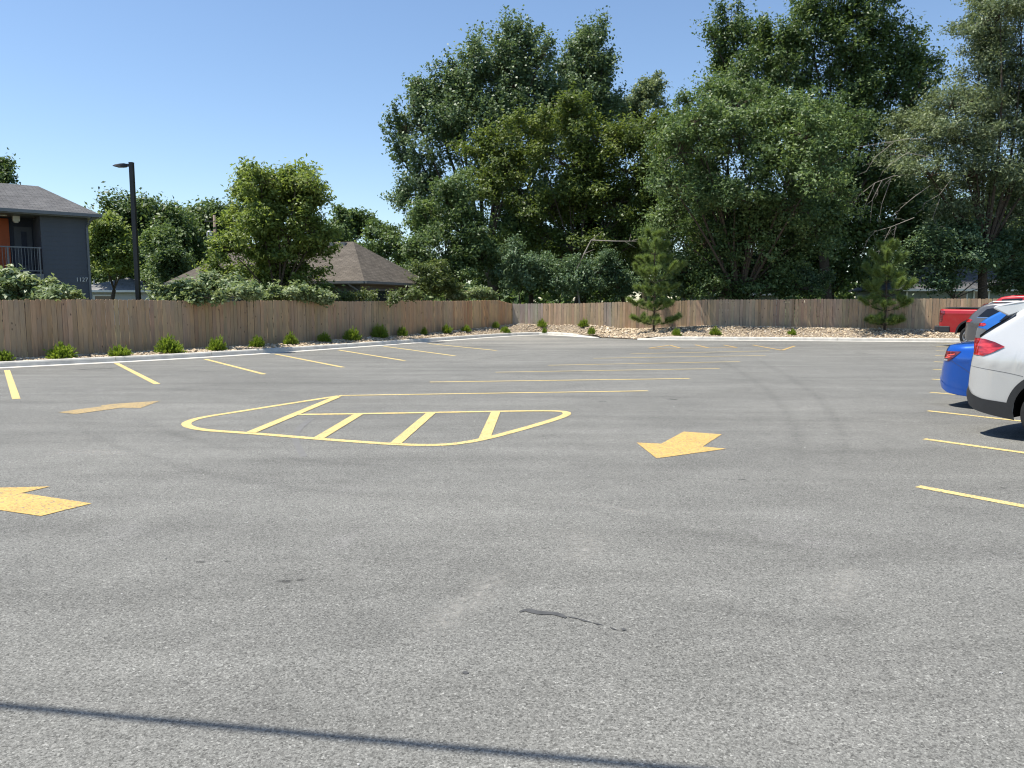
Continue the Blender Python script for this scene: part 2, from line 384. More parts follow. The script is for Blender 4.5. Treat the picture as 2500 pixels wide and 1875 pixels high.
def kerb(P, name, taper_end=False, taper_start=False):
    # profile: gutter pan flush with the lot, face, rounded top, back
    prof = [(-0.42, 0.004), (-0.03, 0.009), (-0.012, 0.10), (0.01, 0.135), (0.04, 0.15), (0.15, 0.15), (0.165, 0.14), (0.165, -0.05)]
    s = np.r_[0, np.cumsum(np.linalg.norm(np.diff(P, axis=0), axis=1))]
    n = int(s[-1] / 0.5) + 2; Q = resample(P, n); t = np.linspace(0, s[-1], n)
    T = np.gradient(Q, axis=0); T /= np.linalg.norm(T, axis=1)[:, None]
    Nn = np.c_[-T[:, 1], T[:, 0]]     # left of travel = away from the lot
    mb = MB(); vs = []
    for i in range(n):
        k = 1.0
        if taper_end: k = min(k, max(0.12, (s[-1] - t[i]) / 2.6))
        if taper_start: k = min(k, max(0.25, t[i] / 1.2))
        wob = 0.004 * math.sin(t[i] * 1.7) + 0.003 * math.sin(t[i] * 4.1)
        for (u, z) in prof:
            zz = z if z <= 0.01 else 0.009 + (z - 0.009) * k
            vs.append((Q[i, 0] + Nn[i, 0] * (u + wob), Q[i, 1] + Nn[i, 1] * (u + wob), zz))
    m = len(prof); fs = [(i * m + j, i * m + j + 1, (i + 1) * m + j + 1, (i + 1) * m + j) for i in range(n - 1) for j in range(m - 1)]
    fs += [tuple(range(m)), tuple((n - 1) * m + j for j in range(m))[::-1]]
    mb.add(vs, fs)
    o = mb.build(name, M['concrete']); fix_normals(o)
    jt = MB()                          # contraction joints sawn across the kerb
    for d in np.arange(3.0, s[-1] - 0.5, 3.05):
        i = int(d / s[-1] * (n - 1)); p, q = Q[i], Nn[i]
        tz = 0.151
        jt.bar((p[0] - q[0] * 0.025, p[1] - q[1] * 0.025, 0.02), (p[0] - q[0] * 0.006, p[1] - q[1] * 0.006, 0.125), 0.012, 0.012, (T[i][0], T[i][1], 0))
    jo = jt.build('joint', M['soil'], o)
    return tag(o, kind='structure')
kerb(KA, 'kerb', taper_end=True)
kerb(KB, 'kerb', taper_start=True)

# the bed of stones between kerb and fence
FA, FC, FB = np.array([-17.6, 16.95]), np.array([0.0, 42.5]), np.array([27.0, 34.08])
def pdist(P, A, B):
    d = B - A; t = np.clip(((P - A) @ d) / (d @ d), 0, 1); return np.linalg.norm(P - (A + t[:, None] * d), axis=1), t
def poly_dist(P, Q):
    best = np.full(len(P), 1e9)
    for a, b in zip(Q[:-1], Q[1:]): best = np.minimum(best, pdist(P, a, b)[0])
    return best
KD = np.vstack([resample(KA, 60), resample(KB, 40)])
def bed_z(P):
    P = np.atleast_2d(np.asarray(P, float))
    dk = poly_dist(P, KD)
    dl, tl = pdist(P, FA, FC); dr, tr = pdist(P, FC, FB)
    zl = np.interp(tl, [0, 0.5, 0.75, 0.93, 1], [0.13, 0.17, 0.24, 0.42, 0.52])
    X = FC[0] + tr * (FB[0] - FC[0])
    zr = np.interp(X, [0, 4.2, 5.9, 7.0, 10, 20, 27], [0.52, 0.52, 0.32, 0.36, 0.54, 0.44, 0.3])
    left = dl < dr
    zf = np.where(left, zl, zr); df = np.minimum(dl, dr)
    v = dk / (dk + df + 1e-6); v = v * v * (3 - 2 * v)
    ze = np.where((P[:, 0] > 4.2) & (P[:, 0] < 6.2) & (P[:, 1] > 30), 0.03, 0.10)
    return ze + (zf - ze) * np.clip(v * 1.15, 0, 1)
def bed_hit(px, py):
    r = ray(px, py); t = np.arange(15, 46, 0.05); P = np.c_[r.x * t, r.y * t]
    z = bed_z(P); df = np.minimum(pdist(P, FA, FC)[0], pdist(P, FC, FB)[0]); dk = poly_dist(P, KD)
    i = int(np.argmax((dk > 0.3) & ((CAM_H + r.z * t <= z) | (df < 0.38))))
    return Vector((P[i, 0], P[i, 1], z[i]))
def bed_mesh():
    kA, fA = resample(KA[KA[:, 0] < 1.0], 80), resample([FA, FC], 80)
    kB, fB = resample(np.vstack([KA[KA[:, 0] >= 1.0], KB]), 90), resample([FC, FB], 90)
    kk, ff = np.vstack([kA, kB]), np.vstack([fA, fB])
    nv = 9; V = []
    for i in range(len(kk)):
        away = (ff[i] - kk[i]); ln = np.linalg.norm(away); a = away / max(ln, 1e-6)
        for j in range(nv):
            p = kk[i] + a * (0.05 + (ln + 0.25 - 0.05) * j / (nv - 1)); V.append(p)
    V = np.array(V); z = bed_z(V)
    z += rng.normal(0, 0.012, len(z))
    fs = [(i * nv + j, i * nv + j + 1, (i + 1) * nv + j + 1, (i + 1) * nv + j) for i in range(len(kk) - 1) for j in range(nv - 1)]
    me = bpy.data.meshes.new('stone_bed'); me.from_pydata([(x, y, zz) for (x, y), zz in zip(V, z)], [], fs); me.update()
    return me, kk, ff
bme, KK, FF = bed_mesh()
bed = tag(link('stone_bed', bme, M['soil'], smooth=True), kind='structure'); fix_normals(bed)

def stones():
    bm = bmesh.new(); bmesh.ops.create_icosphere(bm, subdivisions=1, radius=1.0)
    base = np.array([v.co[:] for v in bm.verts]); tri = np.array([[v.index for v in f.verts] for f in bm.faces]); bm.free()
    n = 17000
    w = np.linalg.norm(FF - KK, axis=1); seg = np.r_[np.linalg.norm(np.diff((FF + KK) / 2, axis=0), axis=1), 0.2]
    pr = w * seg; pr /= pr.sum()
    i = rng.choice(len(KK), n, p=pr); a = FF[i] - KK[i]; ln = np.linalg.norm(a, axis=1)[:, None]
    tdir = np.roll(KK, -1, axis=0)[i] - KK[i]; bad = np.linalg.norm(tdir, axis=1) > 2; tdir[bad] = 0
    u = rng.uniform(0, 1, (n, 1))
    P = KK[i] + tdir * rng.uniform(0, 1, (n, 1)) + a / ln * (0.19 + (ln - 0.2) * u)
    ok = poly_dist(P, KD) > 0.17
    spill = (P[:, 0] > 4.4) & (P[:, 0] < 6.4) & (P[:, 1] > 33)
    P = P[ok | spill]; n = len(P); spill = (ok | spill).nonzero()[0] * 0 + spill[ok | spill]
    z = bed_z(P); r = rng.gamma(9, 0.0039, n) * np.where(spill, 1.5, 1.0); r = np.clip(r, 0.018, 0.10)
    S = np.c_[r * rng.uniform(0.8, 1.3, n), r * rng.uniform(0.8, 1.3, n), r * rng.uniform(0.5, 0.85, n)]
    th = rng.uniform(0, 6.28, n); c, s = np.cos(th), np.sin(th)
    V = base[None] * (1 + rng.uniform(-0.18, 0.18, (n, 12, 1))) * S[:, None, :]
    x = V[..., 0] * c[:, None] - V[..., 1] * s[:, None]; y = V[..., 0] * s[:, None] + V[..., 1] * c[:, None]
    tl = rng.normal(0, 0.3, (n, 1)); zz = V[..., 2] + tl * x
    W = np.stack([x + P[:, 0, None], y + P[:, 1, None], zz + (z + r * 0.25)[:, None]], -1)
    tv = np.clip(rng.normal(0.55, 0.24, n), 0, 1)
    Vt = W[:, tri].reshape(-1, 3)
    me = quads_mesh('river_stones', Vt, np.repeat(tv, len(tri)), 3)
    o = link('river_stones', me, M['stone'])
    tag(o, 'cream and tan river stones covering the bed along the wooden fence', 'stones', kind='stuff')
stones()

# ------------------------------------------------------------------ painted markings (parts of the lot)
def ribbon(pts, w, closed=False, z=0.004):
    P = [Vector((p[0], p[1])) for p in pts]; n = len(P); vs = []
    for i in range(n):
        a = P[(i - 1) % n] if (closed or i > 0) else P[i]; b = P[(i + 1) % n] if (closed or i < n - 1) else P[i]
        t = (b - a).normalized(); q = Vector((-t.y, t.x))
        d1 = (P[i] - a); k = 1.0
        if d1.length > 1e-6:
            c = abs(q.dot(Vector((-d1.normalized().y, d1.normalized().x)))); k = 1 / max(c, 0.5)
        vs += [(P[i] + q * (w / 2 * k)).to_3d() + Vector((0, 0, z)), (P[i] - q * (w / 2 * k)).to_3d() + Vector((0, 0, z))]
    fs = [(2 * i, 2 * i + 1, (2 * ((i + 1) % n)) + 1, 2 * ((i + 1) % n)) for i in range(n if closed else n - 1)]
    mb = MB(); mb.add(vs, [f[::-1] for f in fs]); return mb
def line(a, b, w=0.115, name='stall_line', m='line', z=0.0045):
    o = ribbon([a, b], w, z=z).build(name, M[m], LOT); up(o); return o
def up(o):
    fix_normals(o)
    if o.data.polygons[0].normal.z < 0: o.data.flip_normals()
leftl = [((17, 904), (40, 974.5)), ((284, 887), (384, 938)), ((501, 877), (645.5, 914)), ((672.5, 864.6), (837.7, 897)),
         ((826, 854.6), (987.6, 880.7)), ((936.6, 845.5), (1111, 869)), ((1046, 839), (1212, 856))]
for a, b in leftl: line(G(*a), G(*b), 0.13)
cent = [((828.5, 966), (1581.6, 954.5)), ((1049, 933), (1683, 924.5)), ((1210, 909), (1757, 900)), ((1338, 892), (1807, 883)),
        ((1449, 875), (1869, 868)), ((1540, 864), (1879, 856.7))]
for i, (a, b) in enumerate(cent): line(G(*a), G(*b), 0.105 if i < 2 else 0.08)
R0 = G(2256, 1072); RSTEP = (G(2271, 958) - R0) / 2.0
HEAD = Vector((0.6, -0.8, 0))
for k in range(-1, 10): line(R0 + RSTEP * k, R0 + RSTEP * k + HEAD * 5.4, 0.115)
def Z8(x, y): return G(x * 0.76854, 850 + y * 0.76854)
out = [(1078, 152), (890, 181), (760, 202), (680, 214), (625, 224), (596, 235), (590, 243), (603, 252), (655, 262), (800, 271), (1000, 288), (1150, 299), (1260, 306.5),
       (1370, 309.5), (1450, 305), (1530, 291.5), (1640, 263), (1740, 234), (1788, 218), (1803, 209), (1797, 203), (1770, 200), (1700, 199.5), (1570, 201.5), (1370, 205), (1140, 209), (945, 211.5)]
island = [Z8(*p) for p in out]
P2 = chaikin([p[:2] for p in island], 2)
o = ribbon(P2, 0.135, z=0.005).build('island_outline', M['line'], LOT); up(o)
for a, b in [((1072, 155), (797, 269)), ((1140, 210), (1012, 287)), ((1370, 206), (1256, 304)), ((1575, 203), (1538, 290))]:
    line(Z8(*a), Z8(*b), 0.15, 'island_stripe', z=0.0075)
far = [(1584, 850.5), (1635, 843.2), (1662, 850.3), (1584, 850.6)]
for a, b in [((1584, 850.3), (1635, 843)), ((1635, 843), (1662, 850.5)), ((1697, 842), (1729, 849.3)), ((1767, 842.5), (1798, 848.5)), ((1838, 842.5), (1909, 855.5)), ((1909, 855.5), (1940, 845)), ((1586, 851), (1800, 849))]:
    line(G(*a), G(*b), 0.10, 'island_stripe', 'arrow', z=0.006)
def shape(pts, m, name, label, z=0.0048):
    mb = MB(); mb.add([(p.x, p.y, z) for p in pts], [tuple(range(len(pts)))])
    o = mb.build(name, M[m], LOT); up(o); o['label'] = label; return o
def A1(x, y): return G(1500 + x / 6.9125, 1020 + y / 6.9125)
shape([A1(*p) for p in [(375, 423), (792, 442), (1170, 237), (1812, 284), (1487, 490), (1890, 528), (712, 690)]], 'arrow', 'direction_arrow', 'orange-yellow painted arrow right of the striped island')
def A2(x, y): return G(x / 8.508, 1160 + y / 8.508)
shape([A2(*p) for p in [(-900, 470), (0, 268), (1040, 243), (455, 380), (1905, 596), (850, 858), (0, 735), (-480, 665), (-1000, 780)][1:7] + [(-420, 672), (-1150, 820), (-1050, 300)]], 'arrow', 'direction_arrow', 'orange-yellow painted arrow cut by the left edge')
def A3(x, y): return G(120 + x / 7.373, 950 + y / 7.373)
shape([A3(*p) for p in [(165, 422), (430, 380), (960, 312), (930, 298), (1180, 268), (2000, 213), (1640, 345), (1290, 340), (480, 452)]], 'arrow_faded', 'direction_arrow', 'faded thin-looking painted arrow left of the striped island')

# stains, tar and specks on the asphalt
M['tar'] = plain('tar_stain', (0.07, 0.07, 0.068), 0.6, vary=0.25, scale=20)
def stain(px, label=None, name='tar_stain'):
    mb = MB(); pts = [G(*p) for p in px]
    mb.add([(p.x, p.y, 0.0035) for p in pts], [tuple(range(len(pts)))]); o = mb.build(name, M['tar'], LOT); up(o)
    if label: o['label'] = label
def Z9(x, y): return (900 + x * 0.45208, 1250 + y * 0.45208)
topn = [(812, 540), (838, 527), (880, 525), (915, 534), (960, 540), (1010, 543), (1050, 552), (1075, 570)]
botn = [(1060, 575), (1030, 566), (1012, 563), (985, 556), (950, 558), (905, 552), (870, 545), (845, 537), (820, 545)]
fine = []
for (x, y) in topn + botn: fine.append((x + random.uniform(-3, 3), y + random.uniform(-1.6, 1.6)))
stain([Z9(*p) for p in fine], 'dark irregular tar stain in the near asphalt')
for a, b, w in [((1070, 567), (1140, 578), 4), ((1120, 578), (1212, 600), 5), ((1205, 600), (1270, 614), 4), ((1300, 625), (1345, 640), 3), ((1362, 636), (1395, 640), 8)]:
    stain([Z9(a[0], a[1] - w / 2), Z9((a[0] + b[0]) / 2, (a[1] + b[1]) / 2 - w), Z9(b[0], b[1]), Z9((a[0] + b[0]) / 2 - 8, (a[1] + b[1]) / 2 + w / 2)])
stain([Z9(505 + 18 + 18 * math.cos(t) , 870 + 8 * math.sin(t)) for t in np.linspace(0, 6.28, 10)[:-1]], 'small dark round spot on the near asphalt')
M['tyre_mark'] = plain('tyre_mark', (0.145, 0.144, 0.138), 0.85, vary=0.1, scale=6)
for off in (0, 9):
    pts = [Z8(985 + off * 1.4, 222), Z8(955 + off * 1.2, 245), Z8(938 + off, 265), Z8(932 + off, 290), Z8(945 + off, 318), Z8(962 + off, 345)]
    o = ribbon(chaikin([p[:2] for p in pts], 2), 0.05, z=0.0018 + off * 0.0001).build('tyre_mark', M['tyre_mark'], LOT); up(o)

def scuff_mat(name, c, strength, lo, hi, scale):
    m, nt, b = mat(name); b.inputs['Base Color'].default_value = (*c, 1); b.inputs['Roughness'].default_value = 0.9
    at = N(nt, 'ShaderNodeAttribute', attribute_name='soft'); tc = N(nt, 'ShaderNodeTexCoord')
    no = N(nt, 'ShaderNodeTexNoise', Scale=scale, Detail=8.0, Roughness=0.8); nt.links.new(tc.outputs['Object'], no.inputs['Vector'])
    a = math_(nt, 'MULTIPLY', at.outputs['Fac'], ramp(nt, no.outputs['Fac'], [(lo, (0, 0, 0)), (hi, (1, 1, 1))]).outputs[0])
    nt.links.new(math_(nt, 'MULTIPLY', a, strength), b.inputs['Alpha']); return m
M['scuff_pale'] = scuff_mat('pale_scuff', (0.36, 0.35, 0.32), 0.75, 0.42, 0.66, 14.0)
M['scuff_dark'] = scuff_mat('dark_tyre_track', (0.08, 0.08, 0.077), 0.17, 0.30, 0.70, 5.0)
M['drip'] = scuff_mat('oil_drip', (0.05, 0.05, 0.048), 0.8, 0.34, 0.60, 9.0)
def soft_ribbon(pts, w, m, name, z):
    P = chaikin([p[:2] for p in pts], 3); P = resample(P, 40); T = np.gradient(P, axis=0); T /= np.linalg.norm(T, axis=1)[:, None]; Q = np.c_[-T[:, 1], T[:, 0]]
    vs, at = [], []
    for i, (p, q) in enumerate(zip(P, Q)):
        e = min(1, i / 8, (len(P) - 1 - i) / 8)
        for u, f in ((-0.5, 0), (0, 1), (0.5, 0)): vs.append((p[0] + q[0] * u * w, p[1] + q[1] * u * w, z)); at.append(f * e)
    mb = MB(); mb.add(vs, [(3 * i + j, 3 * i + j + 1, 3 * i + j + 4, 3 * i + j + 3) for i in range(len(P) - 1) for j in (0, 1)])
    o = mb.build(name, M[m], LOT); a = o.data.attributes.new('soft', 'FLOAT', 'POINT'); a.data.foreach_set('value', at)
    if o.data.polygons[0].normal.z < 0: o.data.flip_normals()
zz = 0.0012
for m_, w, px in [('scuff_pale', 0.34, [(1240, 1385), (1180, 1440), (1120, 1490), (1060, 1530), (1010, 1570)]), ('scuff_pale', 0.16, [(1360, 1225), (1440, 1230), (1520, 1242), (1600, 1262)]),
                 ('scuff_pale', 0.3, [(2080, 1380), (2060, 1430), (2020, 1480)]), ('scuff_pale', 0.5, [(90, 1110), (200, 1100), (330, 1108)]), ('scuff_pale', 0.4, [(1380, 1290), (1440, 1330), (1400, 1380)]),
                 ('scuff_dark', 0.28, [(1740, 870), (1850, 930), (1930, 1010), (1960, 1110), (1930, 1230)]), ('scuff_dark', 0.28, [(1830, 868), (1950, 930), (2040, 1010), (2070, 1110), (2030, 1240)]),
                 ('scuff_dark', 0.25, [(300, 1010), (420, 1060), (620, 1110), (900, 1140), (1200, 1140)]), ('scuff_dark', 0.25, [(180, 1040), (330, 1110), (560, 1170), (860, 1210), (1180, 1210)]),
                 ('scuff_dark', 0.25, [(120, 935), (260, 915), (420, 905), (600, 908)]), ('scuff_dark', 0.22, [(400, 905), (520, 890), (660, 884)]), ('scuff_dark', 0.22, [(700, 890), (820, 880), (960, 880)]),
                 ('scuff_dark', 0.3, [(1000, 900), (1300, 860), (1560, 850)]), ('scuff_dark', 0.3, [(1500, 1250), (1800, 1330), (2100, 1350)]), ('scuff_dark', 0.3, [(1650, 1460), (1900, 1520), (2200, 1530)]),
                 ('drip', 0.05, [(474, 1373), (487, 1372), (502, 1374)]), ('drip', 0.04, [(546, 1372), (556, 1371), (566, 1373)]), ('drip', 0.07, [(672, 1421), (693, 1419), (712, 1421)]), ('drip', 0.04, [(720, 1417), (733, 1416), (748, 1418)]), ('drip', 0.06, [(1800, 1172), (1811, 1171), (1822, 1172)]), ('drip', 0.05, [(2440, 1191), (2449, 1192), (2458, 1193)]), ('drip', 0.05, [(1934, 1462), (1940, 1463), (1947, 1464)]), ('drip', 0.16, [(1460, 979), (1470, 980), (1482, 981)]), ('drip', 0.18, [(1628, 974), (1640, 975), (1655, 976)]), ('drip', 0.3, [(175, 903), (230, 901), (290, 899)]), ('drip', 0.35, [(2080, 862), (2100, 862), (2120, 863)]), ('drip', 0.3, [(1720, 863), (1750, 862), (1790, 862)])]:
    soft_ribbon([G(*p) for p in px], w, m_, 'oil_drip' if m_ == 'drip' else 'scuff_mark', zz); zz += 0.0001

# loose chips of stone scattered on the asphalt
bm = bmesh.new(); bmesh.ops.create_icosphere(bm, subdivisions=1, radius=1.0)
cb = np.array([v.co[:] for v in bm.verts]); ct = np.array([[v.index for v in f.verts] for f in bm.faces]); bm.free()
nchip = 220
cx, cy = rng.uniform(-9, 9, nchip), rng.uniform(2.2, 16, nchip)
rr = np.minimum(rng.gamma(3, 0.0016, nchip), 0.0075)
CV = cb[None] * (1 + rng.uniform(-0.25, 0.25, (nchip, 12, 1))) * (rr[:, None] * np.array([1.3, 1.0, 0.7]))[:, None, :] + np.stack([cx, cy, rr * 0.4], -1)[:, None, :]
o = link('stone_chips', quads_mesh('stone_chips', CV[:, ct].reshape(-1, 3), np.repeat(rng.uniform(0.2, 1, nchip), 20), 3), M['chip'])
tag(o, 'tiny pale stone chips scattered over the asphalt', 'stone chips', kind='stuff')

# ------------------------------------------------------------------ wooden fences
def picket_mesh(h, w=0.138, t=0.017, ear=0.03):
    pr = [(-w / 2, 0), (w / 2, 0), (w / 2, h - ear), (w / 2 - ear, h), (-w / 2 + ear, h), (-w / 2, h - ear)]
    mb = MB(); n = len(pr)
    vs = [(x, -t / 2, z) for x, z in pr] + [(x, t / 2, z) for x, z in pr]
    fs = [tuple(range(n)), tuple(range(n, 2 * n))[::-1]] + [(i, i + n, (i + 1) % n + n, (i + 1) % n) for i in range(n)]
    mb.add(vs, fs); me = mb.mesh('picket'); me.materials.append(M['wood']); return me
PM = [picket_mesh(1.75, 0.138 + d, 0.016, e) for d, e in ((0, 0.03), (-0.003, 0.026), (0.002, 0.034), (-0.005, 0.03))]
def fence(A, B, label, topf, colf, nrm, name='wooden_fence'):
    A, B = Vector((A[0], A[1], 0)), Vector((B[0], B[1], 0)); d = (B - A); Ln = d.length; d.normalize()
    az = math.atan2(d.y, d.x)
    root = empty(name, A, az); tag(root, label, 'fence', 'wooden privacy fences')
    inv = -1 if nrm > 0 else 1
    n = int(math.ceil(Ln / 0.1445)); back = 0.03 * nrm
    zs = []
    for i in range(n):
        s = (i + 0.5) * 0.1445; zt = topf(s) + random.gauss(0, 0.006); zs.append(zt)
        o = bpy.data.objects.new('picket', PM[random.randrange(4)]); COL.objects.link(o); o.parent = root
        o.location = (s + random.gauss(0, 0.0012), random.gauss(0, 0.0018), zt - 1.75)
        o.rotation_euler = (random.gauss(0, 0.004), random.gauss(0, 0.004), random.gauss(0, 0.025))
        o.color = (*colf(s, i), 1)
    for zz in (0.35, 0.95, 1.5):
        mb = MB()
        for k in range(int(Ln / 2.4) + 1):
            a, b = k * 2.4, min(Ln - 0.06, (k + 1) * 2.4 - 0.01)
            if b - a > 0.1: mb.bar((a, back, zz + topf(a) - 1.8), (b, back, zz + topf(b) - 1.8), 0.038, 0.085)
        mb.build('rail', M['rail'], root)
    for k in range(int(Ln / 2.4) + 1):
        s = min(k * 2.4 + 0.05, Ln - 0.08); mb = MB(); mb.box((s - 0.045, back * 1.7 + (0 if nrm > 0 else -0.09), -0.05), (s + 0.045, back * 1.7 + (0.09 if nrm > 0 else 0), topf(s) - 0.08))
        mb.build('post', M['rail'], root)
    return root
LnA = float(np.linalg.norm(FC - FA))
def jitter(c, a): 
    k = 1 + random.gauss(0, a); return tuple(max(0.02, x * k * (1 + random.gauss(0, 0.025))) for x in c)
blk = {}
def col_left(s, i):
    key = int(s / 1.05); 
    if key not in blk: blk[key] = random.random()
    c = Vector((0.43, 0.28, 0.165)).lerp(Vector((0.44, 0.315, 0.20)), blk[key])
    if s > LnA - 5.2: c = Vector((0.52, 0.345, 0.19)) if (i // 5) % 2 == 0 else Vector((0.45, 0.27, 0.145))
    return jitter(c, 0.07)
blk2 = {}
def col_back(s, i):
    key = int(s / 0.85)
    if key not in blk2: blk2[key] = random.random()
    c = Vector((0.45, 0.31, 0.19)).lerp(Vector((0.46, 0.355, 0.245)), blk2[key] ** 1.5)
    if s < 1.7 or 5.0 < s < 5.5: c = Vector((0.38, 0.325, 0.265))
    return jitter(c, 0.10)
def top_left(s):
    return float(np.interp(LnA - s, [0, 0.35, 1.2, 2.2, 5, 12, 24, 31], [1.66, 1.70, 1.82, 1.845, 1.825, 1.80, 1.84, 1.87])) + 0.012 * math.sin(s * 0.9)
def top_back(s): return float(np.interp(s, [0, 3.5, 7, 10.7, 16, 23, 29], [1.66, 1.69, 1.78, 1.875, 1.90, 1.92, 1.92])) + 0.008 * math.sin(s * 1.3)
fence(FA, FC, 'grey-brown shaded picket fence running along the left stalls to the corner', top_left, col_left, 1)
fence(FC + np.array([0.03, -0.01]), FB, 'sunlit brown picket fence along the far end of the lot with tree shadows', top_back, col_back, 1)

# ------------------------------------------------------------------ foliage tools
def unit(v): return v / np.maximum(np.linalg.norm(v, axis=1), 1e-9)[:, None]
def leaves(C, Nrm, size, asp=0.5, droop=0.3, fold=0.12, axis=None):
    n = len(C)
    r = rng.normal(size=(n, 3)); r[:, 2] -= droop
    if axis is not None: r = r * 0.5 + axis
    a = unit(r - Nrm * np.sum(r * Nrm, axis=1)[:, None]); b = np.cross(Nrm, a)
    L_ = (size * rng.uniform(0.65, 1.25, n))[:, None]; W_ = L_ * asp
    lift = Nrm * L_ * fold
    V = np.stack([C - a * L_ * 0.5, C + b * W_ * 0.5 + lift, C + a * L_ * 0.5, C - b * W_ * 0.5 + lift], 1)
    return V.reshape(-1, 3)
def sphere_pts(n):
    v = rng.normal(size=(n, 3)); return unit(v)
def crown_leaves(lobes, n_leaf, size, spray=0.45, per=34, shell=0.42, droop=0.3, up=0.55, asp=0.5, hang=0.0, stretch=1.0, fill=0.11, low=-0.55):
    """lobes: (centre, (rx, ry, rz)); leaves grouped in sprays at branch tips spread through each lobe."""
    vol = np.array([(r[0] * r[1] * r[2]) ** 0.75 for _, r in lobes]); vol /= vol.sum()
    ntip = max(6, int(n_leaf * 1.18) // per); Cs, Ns, Ts, tips = [], [], [], []
    for (c, r), w in zip(lobes, vol):
        k = max(4, int(ntip * w)); r_ = np.array(r)[None]; rm = float(np.mean(r))
        nb = int(np.clip(rm * 9, 8, 26))                                   # boughs of the lobe
        bd = sphere_pts(nb); bd[:, 2] = np.where(bd[:, 2] < low, -bd[:, 2], bd[:, 2])
        bl = rng.uniform(0.5, 0.98, nb)[:, None]; bc = np.array(c)[None] + bd * r_ * bl
        bax = unit(bd * 0.7 + np.array([0, 0, 0.5 - hang]) + rng.normal(size=(nb, 3)) * 0.2)
        btint = rng.normal(0, 0.12, nb)
        b = rng.integers(0, nb, k); inner = rng.random(k) < fill
        tip = bc[b] + rng.normal(size=(k, 3)) * r_ * 0.115 + bax[b] * (rng.uniform(-0.55, 0.8, k) * rm * 0.36 * stretch)[:, None]
        d = unit(tip - np.array(c)[None])
        di = sphere_pts(k); tip[inner] = np.array(c)[None] + (di * r_ * (rng.random(k) ** 0.5 * 0.8)[:, None])[inner]
        tips.append((np.array(c), tip))
        m = rng.poisson(per, k) + 3; idx = np.repeat(np.arange(k), m)
        o = d[idx]; g = rng.normal(size=(len(idx), 3))
        sz = (spray * rng.uniform(0.5, 1.35, k))[idx][:, None]
        off = g * sz * np.array([0.5, 0.5, 0.32])
        ax = unit(bax[b] + rng.normal(size=(k, 3)) * 0.25)[idx]; off += ax * (rng.uniform(-0.7, 1.0, (len(idx), 1)) * sz * stretch)
        Cs.append(tip[idx] + off)
        Ns.append(unit(o * 0.5 + np.array([0, 0, up]) + rng.normal(size=(len(idx), 3)) * 0.66))
        base = (rng.normal(0.42, 0.13, k) + btint[b])[idx] + rng.normal(0, 0.24, len(idx))
        Ts.append(np.clip(base, 0, 1))
    C, Nn, T = np.concatenate(Cs), np.concatenate(Ns), np.concatenate(Ts)
    return leaves(C, Nn, size, asp, droop), T, tips
def limb(mb, a, b, r0, r1, sag=0.0, n=5, seg=5):
    a, b = Vector(a), Vector(b); pts, rad = [], []
    side = Vector((random.uniform(-1, 1), random.uniform(-1, 1), 0)) * (b - a).length * 0.06
    for i in range(n + 1):
        t = i / n; p = a.lerp(b, t) + side * math.sin(t * math.pi) + Vector((0, 0, 1)) * (sag * math.sin(t * math.pi))
        pts.append(p); rad.append(r0 + (r1 - r0) * t)
    mb.tube(pts, rad, seg, caps=False)
def tree(name, label, d, tx, lobes, leaf, n, size=0.16, group='trees beyond the fence', trunk_r=0.22, cat='tree', depth=0.85, twigs=30, base=-0.06, flat=1.0, dy=0, **kw):
    """lobes in 2212-wide pixels: (x, y, rx, ry[, depth shift])."""
    root_p = K(tx, 640, d); root_p.z = base
    root = empty(name, root_p); tag(root, label, cat, group)
    W = []
    for l in lobes:
        dd = d + (l[4] if len(l) > 4 else random.uniform(-1.2, 1.2)); c = K(l[0], l[1] + dy, dd); s = 1.1302 * dd / FPX
        rx, rz = l[2] * s, l[3] * s * flat
        W.append((np.array(c) - np.array(root_p), (rx, max(0.5, depth * (rx + rz) / 2), rz)))
    V, T, tips = crown_leaves([(c_, tuple(x * 1.06 for x in r_)) for c_, r_ in W] if cat == 'tree' else W, n, size * (1.52 if cat == 'tree' else 1.3), **kw)
    V = V[:, :]
    zmin = 0.05
    q = V.reshape(-1, 4, 3); keep = q[:, :, 2].min(1) > zmin; V = q[keep].reshape(-1, 3); T = T[keep]
    link('crown', quads_mesh('crown', V, T), L[leaf], root)
    mb = MB()
    zc = sorted(w[0][2] for w in W); hub = Vector((float(np.mean([w[0][0] for w in W])) * 0.5, 0, zc[0] * 0.55 + 0.4))
    limb(mb, (0, 0, 0), hub, trunk_r, trunk_r * 0.75, 0, 5, 8)
    mb.build('trunk', M['bark'], root, True)
    for (c, tp) in tips:
        tw = MB(); limb(tw, hub, Vector(c), trunk_r * 0.34, trunk_r * 0.09, 0.2, 6, 6)
        for p in tp[rng.permutation(len(tp))[:twigs]]: limb(tw, Vector(c), Vector(p), 0.028, 0.006, 0.1, 3, 4)
        tw.build('branch', M['bark'], root)
    return root, root_p

